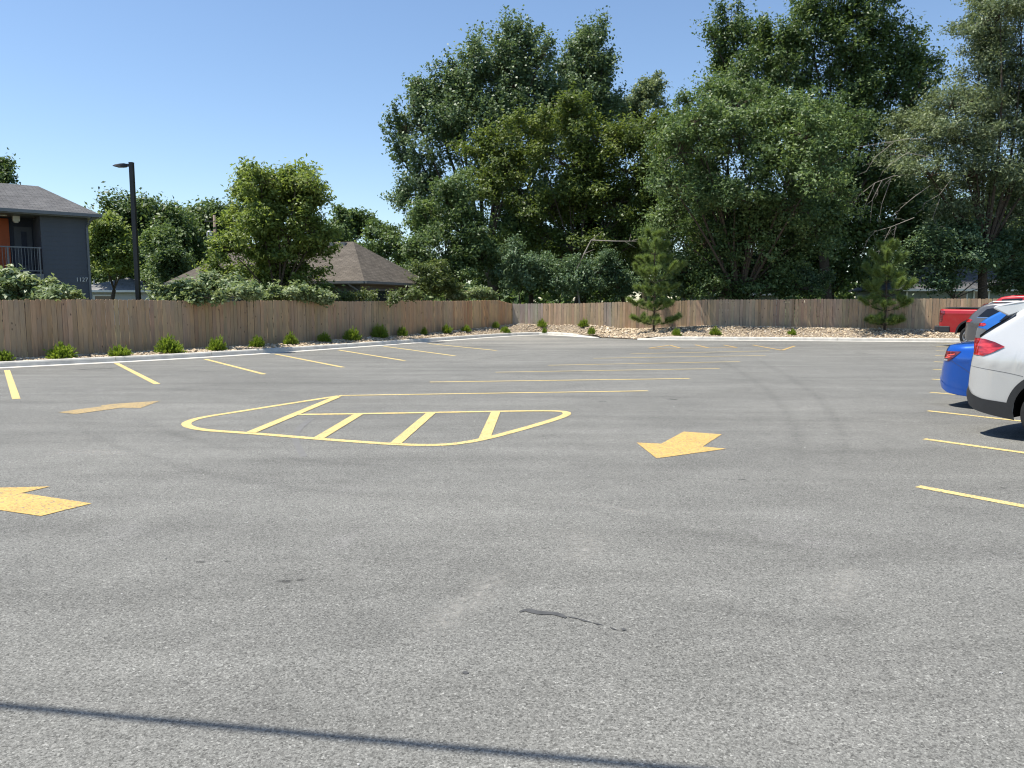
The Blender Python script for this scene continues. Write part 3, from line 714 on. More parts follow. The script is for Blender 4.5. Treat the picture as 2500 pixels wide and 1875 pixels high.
# ------------------------------------------------------------------ trees
tree('cottonwood_tree', 'tallest blue-green cottonwood, left of the tall grove, with feathery upright tips', 58, 1075,
     [(1085, 150, 75, 75), (1135, 110, 45, 45), (1170, 120, 24, 34), (1010, 175, 42, 60), (1050, 230, 90, 80), (950, 260, 60, 60), (890, 220, 28, 40), (880, 290, 38, 50), (990, 320, 90, 80), (905, 385, 48, 60),
      (1120, 300, 80, 70), (880, 430, 34, 45), (930, 480, 55, 60), (1160, 210, 40, 60), (1100, 420, 80, 70), (1200, 235, 46, 50), (1190, 290, 60, 55), (975, 205, 40, 46), (925, 225, 36, 40), (1110, 190, 60, 50), (868, 350, 26, 36)],
     'cotton', 58000, 0.16, trunk_r=0.4, stretch=1.75, asp=0.62, hang=-0.5, spray=0.42)
tree('cottonwood_tree', 'narrower blue-green cottonwood with a single pointed top', 61, 1262,
     [(1283, 85, 22, 30), (1280, 115, 36, 45), (1262, 160, 48, 60), (1295, 180, 38, 50), (1235, 150, 20, 34), (1255, 230, 62, 55), (1235, 300, 60, 60), (1310, 250, 36, 50), (1225, 190, 30, 46)], 'cotton', 22000, 0.16, trunk_r=0.3, stretch=1.75, asp=0.62, hang=-0.5, spray=0.42)
tree('locust_tree', 'wide yellow-green tree with layered branches in front of the cottonwoods', 50, 1225,
     [(1060, 330, 66, 34), (1150, 290, 70, 38), (1240, 255, 50, 40), (1300, 310, 90, 42), (1395, 300, 66, 44), (1110, 375, 80, 36), (1230, 360, 100, 36), (1350, 370, 90, 42), (1430, 380, 48, 60),
      (1060, 420, 60, 34), (1180, 450, 90, 40), (1310, 450, 80, 40), (1420, 480, 50, 50), (1250, 540, 80, 34), (1130, 520, 60, 34), (1330, 530, 60, 36), (1470, 350, 50, 56), (1480, 440, 46, 46), (1455, 275, 46, 32), (1380, 430, 60, 40), (1240, 410, 60, 40)],
     'yellow', 58000, 0.15, trunk_r=0.2, up=0.8, spray=0.5)
tree('elm_tree', 'dull green bushy elm at the left edge of the tall grove', 46, 965,
     [(965, 440, 55, 55), (930, 500, 52, 60), (1000, 510, 55, 60), (915, 575, 45, 55), (985, 590, 60, 45), (1040, 560, 40, 45)], 'elm', 26000, 0.13, trunk_r=0.14, hang=0.5)
tree('poplar_tree', 'far pale treetop showing in the gap of the grove', 74, 1400,
     [(1408, 195, 32, 32), (1390, 225, 36, 36), (1380, 280, 50, 40), (1350, 250, 24, 24)], 'willow', 9000, 0.2, trunk_r=0.25)
tree('elm_tree', 'broad drooping elm behind the taller pine', 41.5, 1600,
     [(1520, 245, 60, 50, 1), (1590, 230, 60, 46, -0.5), (1510, 330, 70, 60, -1), (1600, 330, 90, 70, -2.2), (1690, 270, 80, 60, -1.5), (1690, 360, 80, 60, -2.5), (1500, 430, 66, 66, 0.5), (1590, 430, 90, 70, -1.8), (1690, 460, 86, 70, -2), (1760, 380, 60, 70, -4.4),
      (1520, 530, 66, 66, 0.8), (1610, 530, 80, 60, -0.3), (1700, 560, 76, 60, 0.5), (1560, 600, 80, 40, 1), (1480, 590, 44, 44, 1), (1660, 610, 70, 32, 1), (1760, 500, 50, 70, -1.5), (1470, 330, 50, 56, -2.6), (1450, 400, 46, 46, -2.6), (1500, 270, 50, 40, -2.8), (1740, 300, 56, 50, -4.6), (1800, 330, 56, 56, 1), (1830, 260, 46, 40, 2), (1450, 300, 46, 40, 0), (1440, 500, 46, 60, 0.5), (1560, 625, 60, 24, -0.5), (1640, 628, 60, 22, -0.8), (1720, 625, 50, 26, -0.5), (1800, 430, 40, 60, 0), (1560, 200, 28, 24, 1), (1640, 222, 40, 32, 1), (1485, 222, 26, 20, 1), (1740, 235, 50, 36, 2), (1600, 480, 70, 50, 0)],
     'elm', 80000, 0.125, trunk_r=0.26, hang=0.7, spray=0.45, depth=1.0)
tree('maple_tree', 'tallest dark green tree at right, its top cut by the frame', 57, 1790,
     [(1575, 60, 42, 45), (1590, 120, 52, 50), (1660, 110, 44, 46), (1610, 190, 70, 50), (1700, 170, 70, 60), (1770, 40, 55, 60), (1790, 120, 70, 60), (1860, 50, 56, 60), (1880, 130, 70, 60), (1950, 140, 60, 50),
      (1990, 180, 40, 46), (1930, 210, 70, 50), (1840, 220, 80, 60), (1960, 270, 50, 50), (1860, 310, 80, 60), (1770, 300, 80, 60), (1545, 100, 22, 30), (1635, 75, 24, 26), (1700, 110, 30, 40), (1735, 20, 22, 40), (2010, 130, 20, 26), (1820, -40, 70, 60), (1900, -20, 40, 40), (1900, 400, 80, 60), (1560, 185, 46, 46), (1640, 245, 90, 46), (1720, 90, 46, 50)],
     'dark', 68000, 0.17, trunk_r=0.45, hang=-0.4, spray=0.5, stretch=1.6)
willow, wp = tree('willow_tree', 'grey-green fine-leaved willow with trunk at the right edge', 42, 2128,
     [(2160, 40, 70, 70), (2205, 120, 66, 90), (2120, 120, 46, 55), (2130, 200, 60, 60), (2060, 235, 66, 45), (1995, 280, 60, 45), (2060, 310, 80, 60), (2150, 290, 70, 70), (1960, 330, 44, 44), (2110, 380, 90, 50),
      (2010, 380, 60, 40), (2200, 380, 66, 70), (2230, 240, 60, 90), (2180, 470, 80, 50), (2060, 450, 50, 40), (2230, -20, 90, 70), (2290, 150, 70, 90), (2290, 330, 70, 90)],
     'willow', 80000, 0.125, trunk_r=0.28, hang=0.6, asp=0.34, spray=0.5, depth=1.2)
tree('elm_tree', 'low silvery-leaved tree at the right behind the second pine', 41.5, 2050,
     [(2060, 520, 60, 34), (2010, 560, 40, 44), (2085, 570, 60, 34), (2180, 560, 56, 44), (2200, 610, 40, 36), (1960, 590, 36, 40), (2030, 610, 30, 26)], 'under', 24000, 0.14, trunk_r=0.1, up=0.9)
for (x, lb, lobes) in [
    (1150, 'dark dense tree deep in the grove behind the yellow-green tree', [(1120, 520, 90, 70), (1190, 590, 80, 60), (1080, 600, 60, 50), (1190, 450, 70, 60)]),
    (1360, 'dark dense tree deep in the grove left of the taller pine', [(1340, 540, 90, 80), (1400, 480, 70, 70), (1420, 590, 70, 60), (1310, 620, 60, 40), (1280, 440, 70, 60), (1250, 500, 60, 50)]),
    (1560, 'dark dense tree deep in the grove behind the broad elm', [(1540, 500, 90, 90), (1600, 590, 90, 60), (1500, 600, 60, 60), (1680, 500, 80, 70), (1690, 590, 80, 50)]),
    (1800, 'dark dense tree deep in the grove left of the second pine', [(1780, 480, 90, 90), (1850, 560, 90, 70), (1760, 600, 70, 50), (1850, 420, 80, 70)]),
    (1960, 'dark dense tree deep in the grove behind the second pine', [(1950, 460, 80, 80), (2000, 540, 80, 70), (1930, 600, 80, 50), (2060, 480, 70, 60)]),
    (2200, 'dark dense tree deep in the grove at the right edge', [(2180, 480, 90, 80), (2240, 560, 80, 70), (2290, 450, 80, 90)])]:
    tree('hackberry_tree', lb, 60, x, lobes, 'dark', 19000, 0.22, trunk_r=0.25, spray=0.8, twigs=14)
for (x, lb, lobes, d) in [
    (1130, 'leafy understory bush rising over the fence corner', [(1090, 600, 42, 44), (1140, 590, 46, 44), (1110, 560, 30, 30)], 45),
    (1200, 'round dark green bush behind the far fence, right of the corner', [(1200, 600, 50, 44), (1240, 620, 40, 36)], 45.5),
    (1300, 'grey-green understory bush behind the far fence near the taller pine', [(1290, 590, 52, 46), (1330, 620, 40, 30), (1260, 610, 40, 36)], 45),
    (1620, 'leafy understory bush in front of the broad elm trunk', [(1590, 615, 46, 34), (1650, 612, 46, 34), (1620, 585, 36, 30)], 42.2),
    (1740, 'leafy understory bush between the broad elm and the second pine', [(1720, 612, 40, 36), (1765, 622, 36, 28)], 42.4),
    (1480, 'understory bush just right of the taller pine', [(1470, 610, 40, 40), (1520, 620, 46, 30), (1450, 570, 24, 36)], 44)]:
    tree('understory_bush', lb, d, x, lobes, 'under', 9000, 0.13, group='bushes behind the far fence', cat='bush', trunk_r=0.05, spray=0.35, twigs=10)
# left side
tree('shade_tree', 'large round dark green tree behind the lamp post', 62, 320,
     [(320, 480, 66, 46), (265, 490, 56, 46), (375, 500, 50, 46), (300, 535, 90, 50), (390, 560, 50, 50), (230, 535, 50, 46), (340, 570, 60, 30)], 'dark', 30000, 0.22, group='trees beyond the left fence', trunk_r=0.35, spray=0.7)
tree('shade_tree', 'bright green tree beside the grey-blue building', 52, 235,
     [(230, 525, 44, 44), (250, 555, 40, 34), (215, 565, 40, 30), (270, 580, 20, 14)], 'bright', 12000, 0.17, group='trees beyond the left fence', trunk_r=0.16)
tree('shade_tree', 'low dark green trees behind the distant pale house', 78, 240, [(215, 590, 40, 34), (260, 585, 44, 36), (310, 590, 40, 34), (350, 600, 40, 30)], 'dark', 9000, 0.24, group='trees beyond the left fence', trunk_r=0.2, spray=0.8, twigs=8)
tree('shade_tree', 'small olive green tree right of the lamp post', 44, 345,
     [(350, 545, 34, 34), (370, 585, 34, 34), (348, 600, 24, 30), (375, 620, 26, 22)], 'elm', 13000, 0.13, group='trees beyond the left fence', trunk_r=0.1)
tree('shade_tree', 'far treetop above the roof at the left edge', 64, 2, [(8, 372, 22, 20), (-30, 390, 40, 36), (5, 400, 22, 20)], 'dark', 5000, 0.2, group='trees beyond the left fence', trunk_r=0.3, spray=0.6)
tree('shade_tree', 'medium green tree behind the utility pole', 70, 445,
     [(440, 490, 46, 34), (480, 480, 40, 36), (425, 540, 50, 50), (490, 550, 50, 50), (410, 590, 50, 40)], 'dark', 14000, 0.24, group='trees beyond the left fence', trunk_r=0.3, spray=0.7)
tree('mulberry_tree', 'sunlit yellow-green tree standing in front of the brown-roofed house', 33.5, 600,
     [(565, 395, 44, 32), (640, 395, 46, 32), (555, 440, 54, 36), (655, 430, 32, 40), (610, 450, 60, 40), (560, 500, 70, 44), (660, 500, 44, 36), (500, 545, 50, 30), (600, 550, 70, 40), (685, 545, 40, 34),
      (470, 585, 36, 22), (550, 590, 70, 30), (640, 600, 70, 34), (530, 380, 18, 20), (605, 410, 36, 34), (520, 475, 46, 36), (690, 500, 26, 30), (600, 500, 70, 46), (640, 450, 40, 36), (545, 420, 40, 30), (600, 625, 60, 24), (660, 375, 18, 16)],
     'bright', 38000, 0.12, group='trees beyond the left fence', trunk_r=0.16, spray=0.32, twigs=30, up=0.7, fill=0.10)
tree('shade_tree', 'windswept green tree behind the brown roof', 64, 755,
     [(745, 480, 36, 20), (785, 478, 26, 14), (750, 520, 46, 40)], 'elm', 7000, 0.2, group='trees beyond the left fence', trunk_r=0.2)
tree('shade_tree', 'lower green trees between the brown roof and the grove', 60, 835,
     [(820, 515, 30, 34), (850, 545, 40, 40), (800, 560, 40, 36), (885, 570, 30, 34), (840, 600, 60, 40)], 'elm', 12000, 0.18, group='trees beyond the left fence', trunk_r=0.18)
tree('weedy_bush', 'loose light green bush between the brown house and the fence corner', 41, 920,
     [(930, 605, 36, 34), (900, 625, 30, 22), (960, 620, 30, 26)], 'weed', 8000, 0.11, group='bushes over the fence', cat='bush', trunk_r=0.04, spray=0.3, twigs=10)
# vines spilling over the fence
for lb, d, x, lobes, n in [
    ('pale green vine spilling over the fence below the balcony', 23.3, 60, [(20, 612, 60, 30), (70, 622, 46, 24), (118, 632, 32, 16), (30, 642, 50, 16), (-50, 620, 50, 34), (100, 645, 30, 12)], 8000),
    ('long pale vine mound on the fence right of the lamp post', 27.6, 440, [(385, 628, 52, 24), (440, 615, 56, 26), (495, 620, 50, 28), (540, 630, 32, 24), (420, 645, 70, 12), (340, 640, 20, 12)], 10000),
    ('rounded light green vine mound below the brown-roofed house', 30.6, 630, [(625, 632, 44, 18), (665, 638, 34, 14), (595, 640, 26, 12), (700, 645, 16, 7)], 6000),
    ('pale green vine on the fence near the corner', 41.5, 1018, [(1015, 630, 40, 16), (1045, 635, 26, 14), (985, 640, 22, 10)], 5000)]:
    tree('vine_bush', lb, d, x, lobes, 'vine', n, 0.125, group='vines over the left fence', cat='vine', trunk_r=0.04, spray=0.2, per=24, up=0.9, asp=0.55, twigs=12, depth=0.7, shell=0.3, flat=0.52, dy=3)
tree('weedy_bush', 'sparse weeds peeping over the fence in front of the brown house', 34.5, 830, [(750, 645, 16, 7), (800, 648, 18, 5), (850, 646, 16, 7), (885, 640, 18, 12), (780, 640, 10, 8)], 'weed', 2200, 0.11, group='bushes over the fence', cat='weeds', trunk_r=0.02, spray=0.22, twigs=6)

# the wood far behind the houses
def far_woods():
    lob = []
    for i in range(70):
        a = math.radians(-44 + 88 * i / 69 + random.uniform(-0.8, 0.8)); d = random.uniform(92, 120); x = d * math.tan(a)
        h = random.uniform(3.6, 4.8) if x < -6 else random.uniform(6, 9)
        lob.append((np.array((x, d, h * 0.42)), (random.uniform(4, 6), 3.5, h * 0.6)))
    V, T, _ = crown_leaves(lob, 34000, 1.0, spray=1.1, per=20, low=-2, fill=0.4)
    q = V.reshape(-1, 4, 3); k = q[:, :, 2].min(1) > 0; 
    o = link('distant_wood', quads_mesh('distant_wood', q[k].reshape(-1, 3), T[k]), L['dark']); tag(o, 'distant band of trees behind the houses', 'wood', kind='stuff')
far_woods()

# bare branches
def bare(parent, origin, d, lines, r=0.022):
    mb = MB(); jit = []
    for pts in lines:
        dd = d + random.uniform(-0.6, 0.6); P = [K(x, y, dd + 0.15 * i) - origin for i, (x, y) in enumerate(pts)]
        mb.tube(P, [r * (1 - 0.75 * i / len(P)) for i in range(len(P))], 4, False)
        for i in range(len(P) - 1):
            for _ in range(2):
                t = random.random(); a = P[i].lerp(P[i + 1], t)
                b = a + Vector((random.uniform(-0.55, 0.3), random.uniform(-0.3, 0.3), random.uniform(-0.65, 0.15)))
                m_ = a.lerp(b, 0.5) + Vector((random.uniform(-.12, .12), 0, random.uniform(0.0, .12)))
                mb.tube([a, m_, b], [r * 0.5, r * 0.35, r * 0.2], 4, False)
    o = mb.build('dead_branches', M['dead'], parent); o['label'] = 'bare grey dead branches hanging in curves'
bare(willow, wp, 40.0, [[(1985, 375), (1930, 380), (1890, 395), (1852, 425), (1832, 465)], [(1890, 395), (1870, 440), (1862, 470)], [(1905, 390), (1885, 430), (1880, 478)], [(1925, 385), (1905, 440), (1898, 480)],
     [(2000, 300), (1960, 300), (1900, 310), (1850, 318)], [(1930, 308), (1890, 340), (1870, 372)], [(2010, 340), (1960, 330), (1930, 350), (1905, 372)], [(2010, 400), (1975, 425), (1945, 450), (1935, 470)],
     [(1975, 470), (1925, 490), (1890, 500), (1872, 520), (1865, 545)], [(1925, 490), (1905, 530), (1892, 562)], [(1935, 488), (1930, 520), (1915, 550)], [(2030, 430), (2015, 470), (2030, 500)], [(2060, 380), (2030, 420), (1995, 440)]], 0.016)
dt = empty('dead_tree', K(1262, 640, 44.5)); dt.location.z = 0.0
tag(dt, 'leaning bare dead sapling left of the taller pine', 'dead tree')
mb = MB(); O = Vector(dt.location)
base_p = [Vector((0, 0, 0)), K(1242, 590, 44.5) - O, K(1262, 548, 44.4) - O, K(1277, 519, 44.3) - O, K(1330, 521, 44.0) - O, K(1375, 521, 43.8) - O]
mb.tube(base_p, [0.07, 0.06, 0.05, 0.045, 0.03, 0.015], 6)
for a, b in [((1360, 520), (1363, 505)), ((1365, 520), (1394, 512)), ((1350, 522), (1375, 536)), ((1277, 519), (1300, 500)), ((1262, 548), (1285, 538))]:
    mb.tube([K(*a, 44.0) - O, K(*b, 44.0) - O], [0.015, 0.006], 4)
mb.build('trunk', M['dead'], dt)

# ------------------------------------------------------------------ young pines
def pine(label, px, py, top_y, halfw, seed, n_whorl=7, bare_low=0.07):
    random.seed(seed)
    b = bed_hit(px, py); root = empty('young_pine', b - Vector((0, 0, 0.05))); tag(root, label, 'pine tree', 'young pines in the stone bed')
    h = D(px, top_y, b.y).z - b.z + 0.05; hw = halfw * b.y / FPX
    mb = MB(); mb.tube([(0, 0, 0), (0.02, 0, h * 0.4), (-0.03, 0.02, h * 0.75), (-0.02, 0, h * 0.97)], [0.055, 0.045, 0.028, 0.008], 7)
    mb.build('trunk', M['bark'], root, True)
    br = MB(); Cs, As = [], []
    def tufts(a, bb, dens):
        a, bb = Vector(a), Vector(bb); ln = (bb - a).length; k = int(dens * 0.62 * ln) + 8
        t = rng.uniform(0.25, 1.0, k); P = np.array(a)[None] + (np.array(bb) - np.array(a))[None] * t[:, None]
        dirn = np.array((bb - a).normalized())[None] * 0.9 + rng.normal(size=(k, 3)) * 0.7 + np.array([0, 0, 0.45])
        Cs.append(P); As.append(unit(dirn))
    for w in range(n_whorl):
        f = bare_low + (0.95 - bare_low) * w / (n_whorl - 1); z = h * f
        prof = np.interp(f, [0.08, 0.3, 0.42, 0.5, 0.6, 0.75, 0.9, 0.97], [0.7, 0.78, 0.85, 1.0, 0.62, 0.52, 0.36, 0.2])
        nb = 6 if f < 0.85 else 4
        for k in range(nb):
            an = 2 * math.pi * (k + random.random() * 0.6) / nb + w * 0.7; ln = hw * prof * random.uniform(0.5, 1.25)
            rise = 0.25 + 0.75 * f
            a = Vector((0, 0, z)); m_ = a + Vector((math.cos(an) * ln * 0.55, math.sin(an) * ln * 0.55, ln * rise * 0.35)); e = a + Vector((math.cos(an) * ln, math.sin(an) * ln, ln * rise))
            br.tube([a, m_, e], [0.016, 0.011, 0.006], 4, False)
            tufts(a.lerp(m_, 0.5), m_, 90); tufts(m_, e + (e - m_).normalized() * 0.12, 900)
            for _ in range(2):
                t = random.uniform(0.6, 1.0); s = a.lerp(e, t); q = s + Vector((random.uniform(-.3, .3), random.uniform(-.3, .3), random.uniform(0.06, 0.3))) * (0.5 + hw * 0.4)
                br.tube([s, q], [0.008, 0.004], 4, False); tufts(s, q, 620)
    tufts((0, 0, h * 0.82), (-0.02, 0, h), 420)
    br.build('branch_whorls', M['bark'], root)
    C, A = np.concatenate(Cs), np.concatenate(As); k = 4
    C = np.repeat(C, k, 0); A = unit(np.repeat(A, k, 0) + rng.normal(size=(len(C), 3)) * 0.22)
    Ln = rng.uniform(0.12, 0.30, (len(C), 1)); sd = unit(np.cross(A, rng.normal(size=A.shape))) * 0.0062
    V = np.stack([C - sd, C + sd, C + A * Ln], 1).reshape(-1, 3)
    link('needles', quads_mesh('needles', V, np.clip(rng.normal(0.5, 0.3, len(C)), 0, 1), 3), L['pine'], root)
pine('taller bright green young pine in the stone bed, left of the other pine', 1596, 808, 577, 66, 3)
pine('darker shaded young pine in the stone bed near the parked cars', 2159, 806, 612, 72, 5, 6)
random.seed(11)

# ------------------------------------------------------------------ little shrubs along the fence
def shrub_meshes():
    out = []
    for s in range(5):
        n = 150; d = sphere_pts(n); d[:, 2] = np.abs(d[:, 2]) * 0.95 + 0.12; d = unit(d)
        ln = rng.uniform(0.62, 1.0, n) * (1 + 0.1 * np.sin(d[:, 0] * 7 + s))
        org = np.c_[rng.normal(0, 0.08, (n, 2)), np.zeros(n)]
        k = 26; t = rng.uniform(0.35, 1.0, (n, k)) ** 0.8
        P = org[:, None] + d[:, None] * ln[:, None, None] * t[..., None] + rng.normal(0, 0.035, (n, k, 3))
        A = unit((np.repeat(d[:, None], k, 1) + rng.normal(0, 0.35, (n, k, 3)) + np.array([0, 0, 0.25])).reshape(-1, 3))
        C = P.reshape(-1, 3); C[:, 2] = np.abs(C[:, 2])
        Nn = unit(np.cross(A, rng.normal(size=A.shape)))
        V = leaves(C, Nn, 0.17, 0.34, 0, 0.06, axis=A * 4)
        V[:, 2] = np.maximum(V[:, 2], 0.02)
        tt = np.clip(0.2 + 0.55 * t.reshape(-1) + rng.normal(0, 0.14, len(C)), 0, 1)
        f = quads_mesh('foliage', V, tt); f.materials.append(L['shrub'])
        mb = MB()
        for i in range(0, n, 6): mb.tube([(0, 0, 0), tuple(org[i] + d[i] * ln[i] * 0.45), tuple(org[i] + d[i] * ln[i] * 0.9)], [0.022, 0.014, 0.006], 4, False)
        st = mb.mesh('stems'); st.materials.append(M['bark'])
        out.append((f, st))
    return out
SM = shrub_meshes()
SH = [(8, 883, 42, 32, 'small green shrub cut by the left edge of the picture'),
      (151, 876, 61, 40, 'wide low shrub below the blue-grey wall, second from the left edge'),
      (293, 871, 51, 31, 'flat-topped low shrub third from the left edge, before the first full stall line'),
      (415, 863, 59, 45, 'largest round bright shrub, fourth from the left edge'),
      (530, 857, 43, 36, 'dark green shrub right of the largest shrub'),
      (627, 848, 35, 31, 'dark green shrub sixth from the left edge'),
      (710, 842, 34, 32, 'bright upright shrub seventh from the left edge'),
      (792, 835, 32, 25, 'small dark shrub eighth from the left edge, below the vine mound'),
      (862, 831, 40, 32, 'bright bushy shrub ninth from the left, below the brown roof'),
      (927, 825, 38, 33, 'bright bushy shrub tenth from the left, left of a thinner one'),
      (983, 821, 26, 26, 'thin yellowish shrub eleventh from the left'),
      (1036, 817, 17, 20, 'tiny upright shrub twelfth from the left'),
      (1090.6, 814, 24, 23, 'medium shrub where the fence boards turn orange'),
      (1137.6, 809.5, 23, 17, 'low bright shrub by the orange fence boards'),
      (1210, 800.5, 18, 16, 'dark shaded shrub against the fence corner'),
      (1234, 814, 24, 18, 'shrub beside the kerb at the bed corner'),
      (1323, 796.5, 23, 20, 'round clipped shrub right of the fence corner, upper row'),
      (1329, 813, 12, 14, 'tiny yellowing shrub below the round clipped one'),
      (1425, 798.5, 24, 21, 'round clipped shrub left of the taller pine, upper row'),
      (1444, 817.5, 19, 19, 'round shrub left of the taller pine, beside the kerb'),
      (1652, 820, 24, 20, 'shrub just right of the taller pine beside the kerb'),
      (1746.5, 818.5, 27, 22, 'shrub in the sunlit stones between the two pines'),
      (1934, 818, 20, 16, 'small shaded shrub left of the second pine')]
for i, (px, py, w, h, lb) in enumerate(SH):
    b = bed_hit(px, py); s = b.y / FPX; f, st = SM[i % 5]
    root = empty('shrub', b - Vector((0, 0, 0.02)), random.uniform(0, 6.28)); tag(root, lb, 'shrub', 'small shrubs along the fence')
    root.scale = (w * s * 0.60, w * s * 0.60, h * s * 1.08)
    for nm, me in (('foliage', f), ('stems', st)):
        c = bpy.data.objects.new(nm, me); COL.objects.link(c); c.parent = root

# ------------------------------------------------------------------ lamp post and utility poles
def lamp_post(px, d, top_y, label):
    p = K(px, 648, d); top = K(px - 10, top_y, d).z; root = empty('lamp_post', (p.x, p.y, 0)); tag(root, label, 'lamp post')
    mb = MB(); mb.box((-0.2, -0.2, -0.06), (0.2, 0.2, 0.35)); mb.build('base', M['concrete'], root)
    mb = MB(); mb.box((-0.065, -0.065, 0.35), (0.065, 0.065, top)); mb.build('pole', M['black_metal'], root)
    mb = MB(); mb.box((-0.069, -0.069, top), (0.069, 0.069, top + 0.02)); mb.build('cap', M['black_metal'], root)
    ar = MB(); ar.box((-0.16, -0.035, top - 0.12), (-0.0655, 0.035, top - 0.03)); ar.build('arm', M['black_metal'], root)
    hd = MB()
    pr = [(-0.16, -0.015, -0.125), (-0.30, -0.015, -0.15), (-0.62, -0.075, -0.10)]
    secs = [(-0.155, 0.05, -0.12, -0.03), (-0.22, 0.10, -0.135, -0.02), (-0.34, 0.14, -0.135, -0.035), (-0.50, 0.13, -0.12, -0.06), (-0.60, 0.08, -0.11, -0.085)]
    vs = [];
    for x, hwid, z0, z1 in secs: vs += [(x, -hwid, top + z0), (x, hwid, top + z0), (x, hwid * 0.8, top + z1), (x, -hwid * 0.8, top + z1)]
    fs = [(0, 1, 2, 3), (16, 19, 18, 17)] + [(4 * i + a, 4 * (i + 1) + a, 4 * (i + 1) + (a + 1) % 4, 4 * i + (a + 1) % 4) for i in range(4) for a in range(4)]
    hd.add(vs, fs); ho = hd.build('lamp_head', M['black_metal'], root); fix_normals(ho)
    ln = MB(); ln.box((-0.48, -0.09, top - 0.145), (-0.30, 0.09, top - 0.136)); ln.build('lens', M['lens'], ho)
lamp_post(299, 26.5, 352, 'slim black square lamp post behind the left fence')

M['pole_wood'] = plain('pole_wood', (0.20, 0.155, 0.12), 0.9, vary=0.3, scale=7)
M['steel'] = plain('galvanised_steel', (0.42, 0.43, 0.44), 0.45, 0.6, vary=0.1)
M['cable'] = plain('black_cable', (0.02, 0.02, 0.02), 0.6)
def utility_pole(p, h, label, transformer=True):
    root = empty('utility_pole', (p[0], p[1], 0)); tag(root, label, 'utility pole')
    mb = MB(); mb.tube([(0, 0, -0.06), (0, 0, h)], [0.15, 0.11], 10); mb.build('pole', M['pole_wood'], root, True)
    mb = MB(); mb.bar((-0.9, 0.13, h - 0.5), (0.9, 0.13, h - 0.5), 0.09, 0.11); mb.build('crossarm', M['pole_wood'], root)
    for x in (-0.8, 0.0, 0.8):
        mb = MB(); mb.lathe([(0.0, h - 0.445), (0.04, h - 0.445), (0.05, h - 0.40), (0.03, h - 0.37), (0.045, h - 0.33), (0, h - 0.31)], 8)
        o = mb.build('insulator', M['steel'], root); o.location = (x, 0.13, 0)
    if transformer:
        mb = MB(); mb.lathe([(0, -0.45), (0.24, -0.45), (0.26, -0.4), (0.26, 0.35), (0.22, 0.42), (0, 0.44)], 14)
        o = mb.build('transformer', M['steel'], root, True); o.location = (-0.42, -0.05, h - 1.75)
        mb = MB(); mb.lathe([(0.05, 0.4), (0.05, 0.62), (0.02, 0.7)], 8); mb.build('bushing', M['steel'], o)
        mb = MB(); mb.bar((-0.2, 0, h - 1.6), (0, 0, h - 1.6), 0.06, 0.06); mb.build('bracket', M['steel'], root)
up_ = K(463, 470, 66); utility_pole((up_.x, up_.y), up_.z + 0.2, 'wooden utility pole with grey transformer beside the yellow-green tree')
# the cable whose shadow crosses the near asphalt, with the two poles that carry it
cz = 5.6; sA, sB = G(0, 1722), G(1610, 1872)
offs = SUN * (cz / SUN.z); cA, cB = sA + offs, sB + offs; dirc = (cB - cA); dirc.z = 0; dirc.normalize()
eA, eB = cA - dirc * 13, cB + dirc * 14; 
mb = MB(); mb.tube([eA.lerp(eB, t) + Vector((0, 0, -0.25 * 4 * t * (1 - t) + 0.25)) for t in np.linspace(0, 1, 25)], 0.022, 6)
co = mb.build('overhead_cable', M['cable']); tag(co, 'black overhead service cable strung above the near asphalt', 'cable')
for e, lb in ((eA, 'wooden service pole outside the left edge carrying the overhead cable'), (eB, 'wooden service pole outside the right edge carrying the overhead cable')):
    root = empty('utility_pole', (e.x, e.y, 0)); tag(root, lb, 'utility pole')
    m2 = MB(); m2.tube([(0, 0, -0.05), (0, 0, 6.1)], [0.14, 0.11], 10); m2.build('pole', M['pole_wood'], root, True)
    m2 = MB(); m2.bar((0, 0, 5.86), (dirc.x * (0.2 if e is eA else -0.2), dirc.y * (0.2 if e is eA else -0.2), 5.86), 0.04, 0.04); m2.build('bracket', M['steel'], root)

# ------------------------------------------------------------------ houses
M['siding_blue'] = plain('blue_grey_siding', (0.082, 0.092, 0.112), 0.7, vary=0.06, scale=1.5)
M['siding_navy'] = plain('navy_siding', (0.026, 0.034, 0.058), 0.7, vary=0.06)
M['orange'] = plain('orange_panel', (0.42, 0.085, 0.018), 0.6, vary=0.08)
M['trim_grey'] = plain('grey_trim', (0.16, 0.17, 0.18), 0.5, vary=0.08)
M['white'] = plain('white_trim', (0.72, 0.72, 0.69), 0.6, vary=0.05)
M['roof_grey'] = shingle_mat('grey_shingle', (0.095, 0.095, 0.097), (0.14, 0.139, 0.138))
M['roof_pale'] = shingle_mat('pale_grey_shingle', (0.21, 0.21, 0.208), (0.27, 0.268, 0.262))
M['roof_brown'] = shingle_mat('brown_shingle', (0.100, 0.086, 0.070), (0.135, 0.117, 0.097))
M['siding_tan'] = plain('taupe_siding', (0.13, 0.115, 0.095), 0.75, vary=0.08)
M['siding_pale'] = plain('pale_siding', (0.45, 0.46, 0.46), 0.75, vary=0.06)
M['siding_sage'] = plain('sage_siding', (0.20, 0.23, 0.20), 0.75, vary=0.08)
M['pane'] = glass_mat('window_glass', (0.025, 0.035, 0.04))
M['blind'] = plain('blind', (0.30, 0.32, 0.33), 0.7, vary=0.05)
